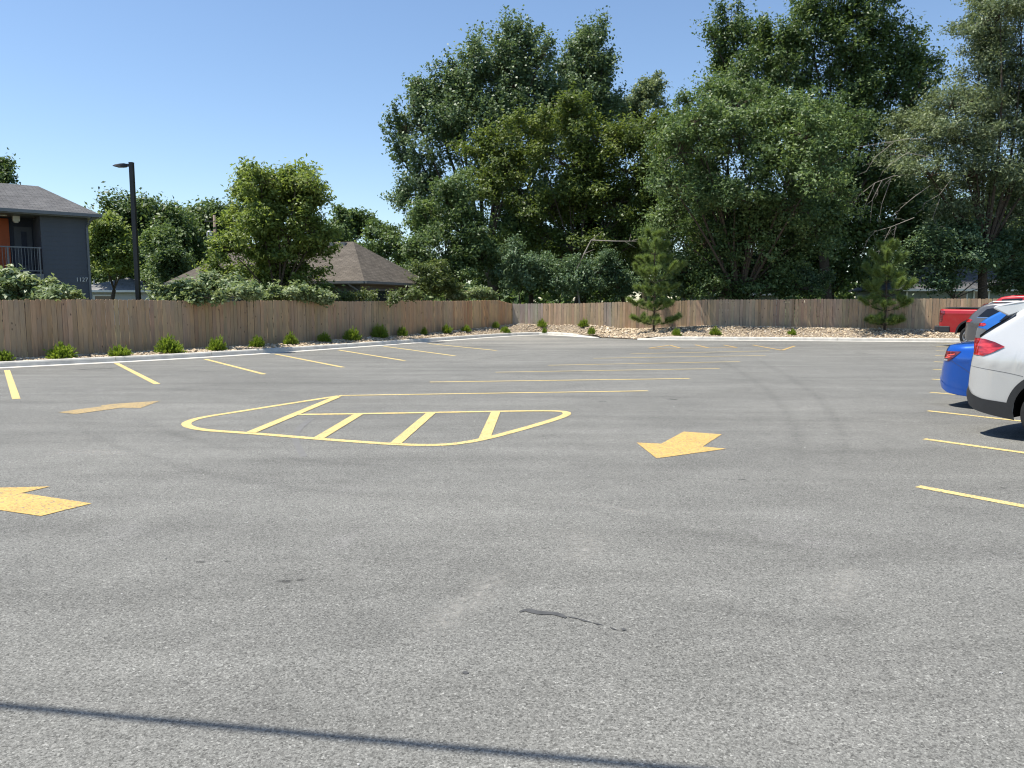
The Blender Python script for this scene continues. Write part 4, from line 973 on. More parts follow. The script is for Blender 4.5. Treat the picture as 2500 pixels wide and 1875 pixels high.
def roof_part(pts, faces, name, m, parent, thick=0.06):
    me = bpy.data.meshes.new(name); me.from_pydata([tuple(p) for p in pts], [], faces); me.update()
    uv = me.uv_layers.new(name='UVMap')
    for f in me.polygons:
        nrm = f.normal if f.normal.z > 0 else -f.normal
        ax = Vector((0, 0, 1)).cross(nrm); ax = ax.normalized() if ax.length > 1e-4 else Vector((1, 0, 0)); ay = nrm.cross(ax)
        for li in f.loop_indices:
            c = me.vertices[me.loops[li].vertex_index].co; uv.data[li].uv = (c.dot(ax), c.dot(ay))
    o = link(name, me, m, parent); fix_normals(o)
    return o
def hip_roof(parent, l, w, z0, z1, inset0, inset1, over, m, name='roof', x0=0.0, y0=0.0):
    a = [(x0 - over, y0 - over, z0), (x0 + l + over, y0 - over, z0), (x0 + l + over, y0 + w + over, z0), (x0 - over, y0 + w + over, z0), (x0 + inset0, y0 + w / 2, z1), (x0 + l - inset1, y0 + w / 2, z1)]
    b = [(p[0], p[1], p[2] - 0.09) for p in a[:4]]
    return roof_part(a + b, [(0, 1, 5, 4), (1, 2, 5), (2, 3, 4, 5), (3, 0, 4), (0, 6, 7, 1), (1, 7, 8, 2), (2, 8, 9, 3), (3, 9, 6, 0), (6, 9, 8, 7)], name, m, parent)
def siding(parent, p0, ux, length, z0, z1, out, m, step=0.19):
    """lapped boards on a wall from p0 along ux; out = outward unit vector."""
    k = int((z1 - z0) / step); ux, out, p0 = Vector(ux), Vector(out), Vector(p0)
    mb = MB(); a, b = Vector((0, 0, 0)), ux * length
    lo, hi = out * 0.018, out * 0.010
    vs = [a + lo, b + lo, b + hi + Vector((0, 0, step)), a + hi + Vector((0, 0, step)), a, b, b + Vector((0, 0, step)), a + Vector((0, 0, step))]
    mb.add(vs, [(0, 1, 2, 3), (0, 4, 5, 1), (4, 0, 3, 7), (1, 5, 6, 2), (3, 2, 6, 7)])
    me = mb.mesh('siding_board'); me.materials.append(m)
    for i in range(k):
        o = bpy.data.objects.new('siding_board', me); COL.objects.link(o); o.parent = parent; o.location = p0 + Vector((0, 0, z0 + i * step))
def window(parent, c, ux, out, w, h, trim, div=True):
    """c: centre on the wall face."""
    c, ux, out = Vector(c), Vector(ux), Vector(out); fr = MB(); t = 0.09
    def q(u, z, o): return c + ux * u + Vector((0, 0, z)) + out * o
    def blk(mb, u0, u1, z0, z1, o0, o1):
        vs = [q(u, z, o) for o in (o0, o1) for z in (z0, z1) for u in (u0, u1)]
        mb.add(vs, [(0, 2, 3, 1), (4, 5, 7, 6), (0, 1, 5, 4), (2, 6, 7, 3), (0, 4, 6, 2), (1, 3, 7, 5)])
    blk(fr, -w / 2 - t, -w / 2, -h / 2 - t, h / 2 + t, 0, 0.05); blk(fr, w / 2, w / 2 + t, -h / 2 - t, h / 2 + t, 0, 0.05)
    blk(fr, -w / 2, w / 2, h / 2, h / 2 + t, 0, 0.048); blk(fr, -w / 2, w / 2, -h / 2 - t, -h / 2, 0, 0.06)
    if div: blk(fr, -w / 2, w / 2, -0.025, 0.025, 0, 0.04)
    wo_ = fr.build('window', trim, parent); fix_normals(wo_)
    for z0, z1 in ((-h / 2, -0.025), (0.025, h / 2)):
        p = MB(); blk(p, -w / 2, w / 2, z0, z1, 0.0, 0.024); po = p.build('pane', M['pane'], wo_); fix_normals(po)

# grey-blue apartment building: local x runs along the front from its right corner to the left, local -y is the front
def apartment():
    A = Vector((-17.9, 33.0, 0)); ux = Vector((-0.76, -0.65, 0)).normalized(); az = math.atan2(-ux.y, -ux.x)
    root = empty('apartment_building', A, az)   # local +x = to the right, -y = towards the lot
    tag(root, 'blue-grey apartment building numbered 1127 with balcony and grey roof', 'building')
    W_ = 0.0; wall = MB()
    zt = 5.25
    wall.box((-1.75, 0.0, -0.05), (0, 8.2, zt)); wall.build('wall', M['siding_blue'], root)
    siding(root, (-1.748, 0, 0), (1, 0, 0), 1.746, 1.4, zt - 0.03, (0, -1, 0), M['siding_blue'])
    lw = MB(); lw.box((-12, 0.0, -0.05), (-6.2, 8.2, zt)); lw.build('wall', M['siding_blue'], root)
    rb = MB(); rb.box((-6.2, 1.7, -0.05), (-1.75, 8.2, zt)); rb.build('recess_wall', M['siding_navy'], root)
    op = MB(); op.box((-6.2, 1.60, 2.95), (-2.62, 1.698, zt - 0.05)); op.build('orange_panel', M['orange'], root)
    sl = MB(); sl.box((-6.2, -0.12, 2.55), (-1.75, 1.6, 2.9)); sl.build('balcony_slab', M['trim_grey'], root)
    dr = MB(); dr.box((-2.45, 1.64, 2.92), (-1.8, 1.698, 4.9)); do = dr.build('door', M['siding_blue'], root)
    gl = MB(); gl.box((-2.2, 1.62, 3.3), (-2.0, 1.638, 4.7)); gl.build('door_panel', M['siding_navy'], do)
    ra = MB(); ra.bar((-6.2, -0.08, 3.95), (-1.78, -0.08, 3.95), 0.05, 0.05); ra.bar((-6.2, -0.08, 3.02), (-1.78, -0.08, 3.02), 0.04, 0.04); rl = ra.build('railing', M['trim_grey'], root)
    bm_ = MB(); bm_.box((-0.008, -0.008, 0), (0.008, 0.008, 0.88)); bme_ = bm_.mesh('baluster'); bme_.materials.append(M['trim_grey'])
    for i in range(39):
        o = bpy.data.objects.new('baluster', bme_); COL.objects.link(o); o.parent = rl; o.location = (-6.1 + i * 0.11, -0.08, 3.04)
    for x in (-6.1, -4.9, -2.95, -1.85):
        p = MB(); p.box((x - 0.025, -0.106, 2.9), (x + 0.025, -0.054, 3.98)); p.build('railing_post', M['trim_grey'], rl)
    so = MB(); so.box((-12, -0.42, zt + 0.001), (0.35, 8.5, zt + 0.05)); so.build('soffit', M['trim_grey'], root)
    hip_roof(root, 12.0, 8.2, zt + 0.16, 6.95, -8, 1.05, 0.42, M['roof_grey'], 'roof', x0=-12)
    # higher roof of the wing behind, rising to the left
    p = [(-5.3, 3.9, 6.75), (-14, 3.9, 9.2), (-14, -0.45, 8.6), (-14, 9.2, 5.5), (-8.2, -0.3, 5.50)]
    roof_part([(-4.2, 4.2, 6.93), (-13, 4.2, 9.0), (-13, -0.5, 5.43), (-4.6, 4.1, 6.90), (-13, 9, 5.4)], [(0, 1, 2), (0, 4, 1)], 'upper_roof', M['roof_grey'], root)
    gu = MB(); gu.box((-12, -0.54, zt + 0.04), (0.44, -0.425, zt + 0.17)); gu.build('gutter', M['trim_grey'], root)
    ds = MB(); ds.bar((-0.06, -0.06, 0.0), (-0.06, -0.06, zt - 0.35), 0.08, 0.06, (0, 1, 0)); ds.bar((-0.06, -0.06, zt - 0.36), (0.1, -0.46, zt + 0.04), 0.06, 0.06); ds.build('downspout', M['trim_grey'], root)
    li = MB(); li.lathe([(0, -0.03), (0.12, -0.03), (0.13, 0.0)], 14); o = li.build('ceiling_light', M['white'], root); o.location = (-2.9, 0.7, zt - 0.002)
    li = MB(); li.box((-0.12, -0.12, -0.2), (0.12, 0.12, 0)); li.lathe([(0, -0.26), (0.08, -0.26), (0.1, -0.2)], 10); o = li.build('flood_light', M['white'], root); o.location = (-2.45, 0.9, zt)
    cu = bpy.data.curves.new('house_number', 'FONT'); cu.body = '1127'; cu.size = 0.235; cu.extrude = 0.008; cu.align_x = 'RIGHT'
    to = bpy.data.objects.new('tmp', cu); COL.objects.link(to)
    dg = bpy.context.evaluated_depsgraph_get(); me = bpy.data.meshes.new_from_object(to.evaluated_get(dg)); bpy.data.objects.remove(to)
    n_ = link('house_number', me, M['white'], root); n_.rotation_euler = (math.pi / 2, 0, 0); n_.location = (-0.12, -0.040, 2.62)
apartment()

def brown_house():
    C = Vector((-7.05, 36.0, 0)); eb = Vector((0.28, 0.96, 0)).normalized(); el = Vector((-eb.y, eb.x, 0))
    root = empty('brown_house', C, math.atan2(-el.y, -el.x))    # local x to the right along the front, y back
    tag(root, 'low taupe house with brown hip roof behind the left fence', 'house')
    w = MB(); w.box((-10, 0, -0.05), (0, 7.6, 2.62)); w.build('wall', M['siding_tan'], root)
    siding(root, (-9.99, 0, 0), (1, 0, 0), 9.98, 0.9, 2.6, (0, -1, 0), M['siding_tan'], 0.2)
    siding(root, (0, 0.01, 0), (0, 1, 0), 7.58, 0.9, 2.6, (1, 0, 0), M['siding_tan'], 0.2)
    hip_roof(root, 10, 7.6, 2.72, 4.85, 1.3, 2.3, 0.45, M['roof_brown'], x0=-10)
    so = MB(); so.box((-10.4, -0.42, 2.56), (0.42, 8.0, 2.62)); so.build('soffit', M['siding_tan'], root)
    gu = MB(); gu.box((-10.45, -0.56, 2.60), (0.45, -0.455, 2.72)); gu.build('gutter', M['trim_grey'], root)
    gu = MB(); gu.box((0.455, -0.45, 2.60), (0.56, 8.0, 2.72)); gu.build('gutter', M['trim_grey'], root)
    ds = MB(); ds.bar((-0.1, -0.075, 0), (-0.1, -0.075, 2.3), 0.08, 0.06, (0, 1, 0)); ds.bar((-0.1, -0.075, 2.3), (-0.4, -0.5, 2.6), 0.07, 0.06); ds.build('downspout', M['trim_grey'], root)
    window(root, (0.028, 1.9, 1.75), (0, 1, 0), (1, 0, 0), 1.7, 1.1, M['trim_grey'])
    window(root, (0.028, 5.4, 1.75), (0, 1, 0), (1, 0, 0), 1.0, 1.1, M['trim_grey'])
    window(root, (-6.0, -0.028, 1.75), (1, 0, 0), (0, -1, 0), 1.6, 1.1, M['trim_grey'])
    for x in (-4.4, -3.4, -2.7):
        v = MB(); v.box((x - 0.14, 3.35, 4.60), (x + 0.14, 3.62, 4.80)); v.build('roof_vent', M['trim_grey'], root)
brown_house()

def small_house(name, label, x0, x1, y0, dep, eave, ridge, wallm, roofm, wins, rot=0.0, boards=True):
    root = empty(name, (x0, y0, 0), rot); tag(root, label, 'house'); l = x1 - x0
    w = MB(); w.box((0, 0, -0.05), (l, dep, eave)); w.build('wall', wallm, root)
    if boards: siding(root, (0.01, 0, 0), (1, 0, 0), l - 0.02, 1.2, eave - 0.02, (0, -1, 0), wallm, 0.2)
    hip_roof(root, l, dep, eave + 0.1, ridge, dep * 0.45, dep * 0.45, 0.4, roofm)
    fa = MB(); fa.box((-0.44, -0.46, eave - 0.06), (l + 0.44, -0.405, eave + 0.1)); fa.build('fascia', M['white'], root)
    for (u, z, ww, hh) in wins: window(root, (u, -0.028, z), (1, 0, 0), (0, -1, 0), ww, hh, M['white'])
    cb_ = MB(); cb_.box((-0.03, -0.05, 0), (0.09, -0.028, eave - 0.07)); cb_.build('corner_board', M['white'], root)
    cb_ = MB(); cb_.box((l - 0.09, -0.05, 0), (l + 0.03, -0.028, eave - 0.07)); cb_.build('corner_board', M['white'], root)
    return root
wh = small_house('white_house', 'distant pale house with grey hip roof and vent pipes beside the apartment building', -34.2, -28.2, 60, 7, 2.55, 3.75, M['siding_pale'], M['roof_pale'], [(2.4, 1.7, 1.2, 1.0)], 0.1)
for x, y, z, h in ((1.3, 1.2, 3.0, 0.5), (2.4, 1.6, 3.2, 0.45), (0.6, 0.9, 2.9, 0.3)):
    v = MB(); v.tube([(x, y, z - 0.3), (x, y, z + h)], 0.06, 8); v.build('vent_pipe', M['steel'], wh)
small_house('sage_house', 'sage green house behind the trees right of the taller pine', 13.0, 18.0, 52.5, 7, 2.25, 4.4, M['siding_sage'], M['roof_grey'], [(1.5, 1.7, 1.0, 0.9)])
small_house('sage_house', 'pale green house with white windows behind the parked cars', 27.5, 39.0, 54, 8, 2.55, 4.6, M['siding_sage'], M['roof_grey'], [(3.7, 1.95, 0.9, 1.0), (5.2, 1.95, 0.95, 1.0), (8.4, 1.95, 1.2, 1.0)])

# ------------------------------------------------------------------ cars
M['tyre'] = plain('tyre_rubber', (0.018, 0.018, 0.018), 0.8, spec=0.3, vary=0.2, scale=15)
M['rim'] = plain('alloy_rim', (0.50, 0.50, 0.51), 0.28, 0.8, vary=0.05)
M['cladding'] = plain('black_cladding', (0.022, 0.023, 0.025), 0.55, vary=0.1, scale=12)
M['carglass'] = glass_mat('tinted_car_glass', (0.008, 0.009, 0.011), 0.03)
M['under'] = plain('underbody', (0.006, 0.006, 0.006), 0.9, spec=0.1)
M['seam'] = plain('panel_gap', (0.06, 0.06, 0.062), 0.7)
M['chrome'] = plain('chrome', (0.7, 0.7, 0.7), 0.12, 1.0, vary=0.02)
def lamp_mat(name, c):
    m, nt, b = mat(name)
    tc = N(nt, 'ShaderNodeTexCoord'); mp = N(nt, 'ShaderNodeMapping'); mp.inputs['Scale'].default_value = (6, 6, 22); nt.links.new(tc.outputs['Object'], mp.inputs[0])
    no = N(nt, 'ShaderNodeTexNoise', Scale=1.0, Detail=2.0); nt.links.new(mp.outputs[0], no.inputs['Vector'])
    r = ramp(nt, no.outputs['Fac'], [(0.35, [x * 0.35 for x in c]), (0.5, c), (0.62, [min(1, x * 1.5 + 0.02) for x in c])]); nt.links.new(r.outputs[0], b.inputs['Base Color'])
    b.inputs['Roughness'].default_value = 0.12; b.inputs['Coat Weight'].default_value = 1.0; b.inputs['Coat Roughness'].default_value = 0.03
    return m
M['tail'] = lamp_mat('tail_lamp', (0.36, 0.012, 0.014)); M['tail_dark'] = lamp_mat('tail_lamp_smoked', (0.14, 0.010, 0.014))
M['tail_bright'] = plain('tail_lamp_reflector', (0.75, 0.10, 0.07), 0.2, vary=0.1)
M['clear'] = lamp_mat('clear_lamp', (0.55, 0.56, 0.58))

def wheel_meshes(r, w, rim_r, spokes=5):
    t = MB(); t.lathe([(rim_r, -w * 0.42), (rim_r + 0.02, -w * 0.5), (r - 0.035, -w * 0.52), (r - 0.01, -w * 0.42), (r, -w * 0.3), (r, w * 0.3), (r - 0.01, w * 0.42), (r - 0.035, w * 0.52), (rim_r + 0.02, w * 0.5), (rim_r, w * 0.42)], 40, 'y', True)
    rm = MB(); rm.lathe([(rim_r + 0.004, -w * 0.47), (rim_r - 0.015, -w * 0.48), (rim_r - 0.03, -w * 0.40), (rim_r - 0.035, w * 0.3)], 40, 'y')
    for k in range(spokes):
        a = 2 * math.pi * k / spokes
        for da in (-0.17, 0.17):
            p, q = (0.05 * math.cos(a), -w * 0.40, 0.05 * math.sin(a)), ((rim_r - 0.015) * math.cos(a + da), -w * 0.44, (rim_r - 0.015) * math.sin(a + da))
            rm.bar(p, q, 0.035, 0.03, (0, 1, 0))
    rm.lathe([(0.0, -w * 0.46), (0.06, -w * 0.46), (0.075, -w * 0.40), (0.075, -w * 0.3)], 16, 'y')
    dk = MB(); dk.lathe([(0.0, -w * 0.18), (rim_r - 0.03, -w * 0.18)], 32, 'y')
    ms = [t.mesh('tyre'), rm.mesh('rim'), dk.mesh('brake_disc')]
    for m_, k in zip(ms, ('tyre', 'rim', 'under')): m_.materials.append(M[k])
    ms[0].polygons.foreach_set('use_smooth', np.ones(len(ms[0].polygons), bool))
    return ms

class Car:
    def __init__(s, name, label, cat, group, top, bot, arches, hw, belt, tuck, H, paint, loc, heading, wheel_r=0.36, tail_round=(0.45, 0.30), fil=0.09, rim='rim'):
        s.top, s.bot = chaikin(top, 2), chaikin(bot, 2)
        s.L = top[-1][0]; s.arches, s.hw, s.belt, s.tuck, s.H, s.fil, s.tr = arches, hw, belt, tuck, H, fil, tail_round
        s.root = empty(name, loc, math.atan2(heading.y, heading.x)); tag(s.root, label, cat, group); s.paint = paint
        e = [0.0]
        xs = list(np.linspace(0, s.L, 120)) + list(0.5 * (1 - np.cos(np.linspace(0, math.pi / 2, 24)))) + list(s.L - 0.5 * (1 - np.cos(np.linspace(0, math.pi / 2, 24))))
        for (xc, zc, r) in arches: xs += list(xc + (r + 1e-4) * np.cos(np.linspace(0, math.pi, 31)))
        xs = np.unique(np.round(np.clip(xs, 0, s.L), 4)); s.xs = xs[np.r_[True, np.diff(xs) > 0.003]]
        s.wheel(wheel_r, rim); s.body()
    def ztop(s, x): return np.interp(x, s.top[:, 0], s.top[:, 1])
    def zbot(s, x):
        z = np.interp(x, s.bot[:, 0], s.bot[:, 1])
        for (xc, zc, r) in s.arches:
            q = r * r - (x - xc) ** 2; z = np.where(q > 0, np.maximum(z, zc + np.sqrt(np.maximum(q, 0))), z)
        return z
    def y(s, x, z):
        x, z = np.atleast_1d(x).astype(float), np.atleast_1d(z).astype(float)
        sh_ = s.belt - 0.14
        T = 1 - 0.055 * np.clip((sh_ - z) / 0.65, 0, 2) ** 1.25 - 0.30 * np.clip(z - sh_, 0, None) ** 1.3
        T = np.where(z > s.belt, 1 - 0.30 * 0.14 ** 1.3 - s.tuck * np.clip((z - s.belt) / (s.H - s.belt), 0, 1.05), T)
        P = 1 - s.tr[1] * np.clip(1 - x / s.tr[0], 0, 1) ** 2.2 - 0.36 * np.clip(1 - (s.L - x) / 0.75, 0, 1) ** 2.2
        d = poly_dist(np.c_[x, z], s.top[::2] if len(s.top) > 60 else s.top)
        k = np.clip(1 - d / s.fil, 0, 1); f = s.fil * (1 - np.sqrt(1 - k * k))
        crease = 0.010 * np.exp(-((z - (s.belt - 0.14)) / 0.03) ** 2)
        return s.hw * T * P - f + crease
    def body(s):
        xs = s.xs; nr = 26; tt = 0.5 * (1 - np.cos(np.linspace(0, math.pi, nr)))
        zt, zb = s.ztop(xs), s.zbot(xs); zt = np.maximum(zt, zb + 1e-4)
        Z = zb[:, None] + (zt - zb)[:, None] * tt[None]; X = np.repeat(xs[:, None], nr, 1)
        Y = s.y(X.ravel(), Z.ravel()).reshape(X.shape); n = len(xs)
        mb = MB()
        for sd in (-1, 1):
            vs = np.stack([X, Y * sd, Z], -1).reshape(-1, 3)
            fs = [(i * nr + j, (i + 1) * nr + j, (i + 1) * nr + j + 1, i * nr + j + 1) for i in range(n - 1) for j in range(nr - 1)]
            if sd > 0: fs = [f[::-1] for f in fs]
            mb.add(vs, fs)
        nrm = np.gradient(np.c_[xs, zt], axis=0); nrm = np.c_[-nrm[:, 1], nrm[:, 0]]; nrm /= np.maximum(np.linalg.norm(nrm, axis=1), 1e-9)[:, None]
        s.nrm, s.yt, s.zt = nrm, Y[:, -1], zt
        S = np.linspace(-1, 1, 11); s.S = S
        vs = np.array([s.strip(i, q) for i in range(n) for q in S])
        mb.add(vs, [(i * 11 + j, (i + 1) * 11 + j, (i + 1) * 11 + j + 1, i * 11 + j + 1) for i in range(n - 1) for j in range(10)])
        bm_ = bmesh.new(); me = mb.mesh('body'); bm_.from_mesh(me); bmesh.ops.remove_doubles(bm_, verts=bm_.verts, dist=0.0006); bmesh.ops.recalc_face_normals(bm_, faces=bm_.faces); bm_.to_mesh(me); bm_.free()
        s.bodyo = link('body', me, s.paint, s.root, True)
        ub = MB(); vs = []
        for i in range(n): vs += [(xs[i], -Y[i, 0] + 0.012, zb[i] + 0.004), (xs[i], Y[i, 0] - 0.012, zb[i] + 0.004)]
        ub.add(vs, [(2 * i, 2 * i + 1, 2 * i + 3, 2 * i + 2) for i in range(n - 1)]); ub.build('underbody', M['under'], s.root)
    def strip(s, i, q, off=0.0):
        c = 0.035 * (1 - q * q) + off
        return (s.xs[i] + s.nrm[i, 0] * c, s.yt[i] * q, s.zt[i] + s.nrm[i, 1] * c)
    def wheel(s, r, rim):
        ms = wheel_meshes(r, 0.235, r * 0.69)
        for (xc, zc, ra) in s.arches:
            for sd in (-1, 1):
                w = empty('wheel', (xc, sd * (s.hw - 0.13), r)); w.parent = s.root
                if sd > 0: w.rotation_euler = (0, 0, math.pi)
                for nm, me in zip(('tyre', 'rim', 'brake_disc'), ms):
                    c = bpy.data.objects.new(nm, me); COL.objects.link(c); c.parent = w
    def patch(s, name, pts, m, off=0.004, parent=None, nx=26, nz=7, sides=(-1, 1), joined=False):
        P = np.array(pts, float); x0, x1 = P[:, 0].min() + 1e-4, P[:, 0].max() - 1e-4; X, Z = [], []
        for x in x0 + (x1 - x0) * 0.5 * (1 - np.cos(np.linspace(0, math.pi, nx))):
            zs = []
            for a, b in zip(P, np.roll(P, -1, 0)):
                if (a[0] - x) * (b[0] - x) <= 0 and a[0] != b[0]: zs.append(a[1] + (b[1] - a[1]) * (x - a[0]) / (b[0] - a[0]))
            X.append([x] * nz); Z.append(np.linspace(min(zs), max(zs), nz))
        X, Z = np.array(X), np.array(Z); Y = s.y(X.ravel(), Z.ravel()).reshape(X.shape) + off
        res = []
        for sd in sides:
            mb = MB(); fs = [(i * nz + j, (i + 1) * nz + j, (i + 1) * nz + j + 1, i * nz + j + 1) for i in range(nx - 1) for j in range(nz - 1)]
            mb.add(np.stack([X, Y * sd, Z], -1).reshape(-1, 3), fs if sd < 0 else [f[::-1] for f in fs])
            res.append(mb.build(name, m, parent or s.root, True))
        return res
    def ring(s, name, xc, zc, r0, r1, a0, a1, m, off=0.006):
        for sd in (-1, 1):
            mb = MB(); A = np.linspace(math.radians(a0), math.radians(a1), 36); R = np.linspace(r0, r1, 4)
            X = xc + np.cos(A)[:, None] * R; Z = zc + np.sin(A)[:, None] * R; Y = s.y(X.ravel(), Z.ravel()).reshape(X.shape) + off
            fs = [(i * 4 + j, (i + 1) * 4 + j, (i + 1) * 4 + j + 1, i * 4 + j + 1) for i in range(35) for j in range(3)]
            mb.add(np.stack([X, Y * sd, Z], -1).reshape(-1, 3), fs); o = mb.build(name, m, s.root, True); fix_normals(o)
    def band(s, name, xa, xb, q0, q1, m, off=0.005, k=9):
        idx = [i for i, x in enumerate(s.xs) if xa <= x <= xb]; Q = np.linspace(q0, q1, k); mb = MB()
        mb.add([s.strip(i, q, off) for i in idx for q in Q], [(i * k + j, (i + 1) * k + j, (i + 1) * k + j + 1, i * k + j + 1) for i in range(len(idx) - 1) for j in range(k - 1)])
        o = mb.build(name, m, s.root, True); fix_normals(o); return o
    def seam(s, pts, w=0.005, name='panel_gap', m=None, sides=(-1, 1), off=0.002):
        P = chaikin(pts, 2) if len(pts) > 2 else resample(pts, 14)
        T = np.gradient(P, axis=0); T /= np.linalg.norm(T, axis=1)[:, None]; Q = np.c_[-T[:, 1], T[:, 0]]
        a, b = P + Q * w / 2, P - Q * w / 2
        for sd in sides:
            vs = []
            for p, q in zip(a, b): vs += [(p[0], sd * (s.y(p[0], p[1])[0] + off), p[1]), (q[0], sd * (s.y(q[0], q[1])[0] + off), q[1])]
            mb = MB(); mb.add(vs, [(2 * i, 2 * i + 1, 2 * i + 3, 2 * i + 2) for i in range(len(P) - 1)]); o = mb.build(name, m or M['seam'], s.bodyo); fix_normals(o)
    def mirror(s, x, z):
        for sd in (-1, 1):
            mb = MB(); mb.lathe([(0.0, -0.10), (0.07, -0.09), (0.10, -0.03), (0.09, 0.05), (0.04, 0.09), (0, 0.095)], 12)
            o = mb.build('side_mirror', s.paint, s.root, True); o.location = (x, sd * (s.y(x, z)[0] + 0.11), z); o.scale = (0.9, 1.2, 0.8)
GRP = 'cars parked along the right side'

def place(k, t, side=0.5):
    """stall k between line k and k+1; t metres in from the line ends; side = share of the stall width."""
    return R0 + RSTEP * (k - 2 + side) + HEAD * t
P_white = car_paint('white_silver_paint', (0.56, 0.56, 0.545), 0.25, 0.32)
P_blue = car_paint('bright_blue_paint', (0.004, 0.088, 0.44), 0.35, 0.26)
P_blue2 = car_paint('mid_blue_paint', (0.02, 0.15, 0.50), 0.3, 0.28)
P_grey = car_paint('graphite_paint', (0.125, 0.125, 0.128), 0.4, 0.3)
P_red = car_paint('red_paint', (0.40, 0.010, 0.014), 0.2, 0.28)

# white SUV
c = Car('suv', 'white SUV at the right edge, nearest of the parked cars, with large red tail lamp', 'car', GRP,
        [(0, 0.62), (0.015, 0.78), (0.05, 0.95), (0.085, 1.06), (0.11, 1.2), (0.16, 1.33), (0.30, 1.42), (0.50, 1.56), (0.62, 1.68), (0.80, 1.755), (1.2, 1.795), (2.2, 1.82), (3.0, 1.77), (3.35, 1.66), (4.0, 1.22), (4.4, 1.12), (4.8, 1.02), (4.93, 0.85), (4.98, 0.7), (5.0, 0.58)],
        [(0, 0.62), (0.02, 0.50), (0.08, 0.40), (0.2, 0.35), (0.5, 0.30), (1.0, 0.28), (2, 0.25), (4.2, 0.25), (4.75, 0.27), (4.93, 0.35), (5.0, 0.58)],
        [(1.13, 0.39, 0.455), (4.02, 0.39, 0.455)], 0.965, 1.16, 0.20, 1.82, P_white, place(2, 0.80, 0.62), HEAD, 0.372)
c.patch('taillight', [(0.09, 1.085), (0.10, 1.30), (0.28, 1.295), (0.42, 1.26), (0.545, 1.205), (0.40, 1.12), (0.30, 1.075)], M['tail'], 0.012)
c.band('taillight', 0.088, 0.150, -1.0, -0.55, M['tail'], 0.010); c.band('taillight', 0.088, 0.150, 0.55, 1.0, M['tail'], 0.010)
c.patch('bumper', [(0.004, 0.60), (0.02, 0.66), (0.14, 0.55), (0.30, 0.51), (0.66, 0.485), (0.70, 0.27), (0.5, 0.295), (0.2, 0.345), (0.08, 0.395), (0.02, 0.50)], M['cladding'], 0.014)
c.band('bumper', 0.0, 0.02, -1, 1, M['cladding'], 0.012)
c.ring('wheel_arch_trim', 1.13, 0.39, 0.452, 0.535, -10, 190, M['cladding'], 0.014); c.ring('wheel_arch_trim', 4.02, 0.39, 0.452, 0.535, -10, 190, M['cladding'], 0.014)
c.patch('sill', [(1.60, 0.26), (1.60, 0.38), (3.55, 0.38), (3.55, 0.26)], M['cladding'], 0.012)
c.patch('side_window', [(0.88, 1.36), (1.15, 1.58), (1.62, 1.60), (1.62, 1.24), (1.15, 1.25)], M['carglass'], 0.006)
c.patch('side_window', [(1.70, 1.24), (1.70, 1.605), (2.55, 1.61), (2.55, 1.22)], M['carglass'], 0.006)
c.patch('side_window', [(2.63, 1.22), (2.63, 1.61), (3.0, 1.585), (3.62, 1.25), (3.55, 1.21)], M['carglass'], 0.006)
c.seam([(0.86, 1.35), (1.14, 1.60), (1.7, 1.625), (2.6, 1.63), (3.02, 1.60)], 0.022, 'window_trim', M['chrome'], off=0.007)
c.seam([(0.86, 1.355), (1.13, 1.235), (2.6, 1.205), (3.6, 1.20)], 0.02, 'window_trim', M['chrome'], off=0.007)
c.patch('rear_pillar_trim', [(0.165, 1.335), (0.185, 1.30), (0.33, 1.40), (0.60, 1.60), (0.585, 1.635), (0.50, 1.575), (0.30, 1.435)], M['carglass'], 0.005)
c.band('rear_window', 0.165, 0.60, -0.97, 0.97, M['carglass'], 0.006)
c.band('windshield', 3.32, 4.02, -0.95, 0.95, M['carglass'], 0.006)
sp_m = MB(); hwv = 0.66
prf = [(0.25, 1.69), (0.28, 1.725), (0.55, 1.785), (0.85, 1.83), (0.85, 1.74), (0.62, 1.65), (0.46, 1.585)]
ns = len(prf); sp_m.add([(x, sd * hwv * (1.0 if x > 0.45 else 0.97), z) for sd in (-1, 1) for x, z in prf], [tuple(range(ns)), tuple(range(2 * ns - 1, ns - 1, -1))] + [(i, i + ns, (i + 1) % ns + ns, (i + 1) % ns) for i in range(ns)])
so_ = sp_m.build('spoiler', P_white, c.root); fix_normals(so_)
bv = so_.modifiers.new('bevel', 'BEVEL'); bv.width = 0.02; bv.segments = 2
for sd in (-1, 1):
    rr_ = MB(); rr_.tube([(0.85, sd * 0.64, 1.80), (1.0, sd * 0.64, 1.845), (2.6, sd * 0.66, 1.87), (2.9, sd * 0.66, 1.80)], 0.018, 6); rr_.build('roof_rail', M['cladding'], c.root)
A = np.linspace(0, 2 * math.pi, 25)[:-1]
c.seam([(0.93 + 0.125 * math.cos(t), 1.02 + 0.115 * math.sin(t)) for t in np.linspace(0, 6.25, 26)], 0.005, 'fuel_door', sides=(-1,))
c.seam([(0.075, 0.925), (0.30, 0.91), (0.6, 0.875), (0.78, 0.84)], 0.005)
c.seam([(0.17, 1.34), (0.13, 1.2), (0.10, 1.05), (0.075, 0.92), (0.05, 0.8), (0.03, 0.65)], 0.006)
c.seam([(1.66, 1.24), (1.63, 0.9), (1.64, 0.4)]); c.seam([(2.59, 1.22), (2.57, 0.8), (2.58, 0.4)]); c.seam([(3.55, 1.2), (3.6, 0.8), (3.5, 0.4)])
c.patch('headlight', [(4.45, 0.92), (4.6, 1.03), (4.9, 0.9), (4.9, 0.8)], M['clear'], 0.006); c.mirror(3.35, 1.28)
for sd in (-1, 1):
    for x in (1.85, 2.8):
        hm = MB(); hm.box((x, -0.012, 1.045), (x + 0.2, 0.012, 1.08)); o = hm.build('door_handle', P_white, c.root); o.location.y = sd * (c.y(x, 1.06)[0] + 0.02)

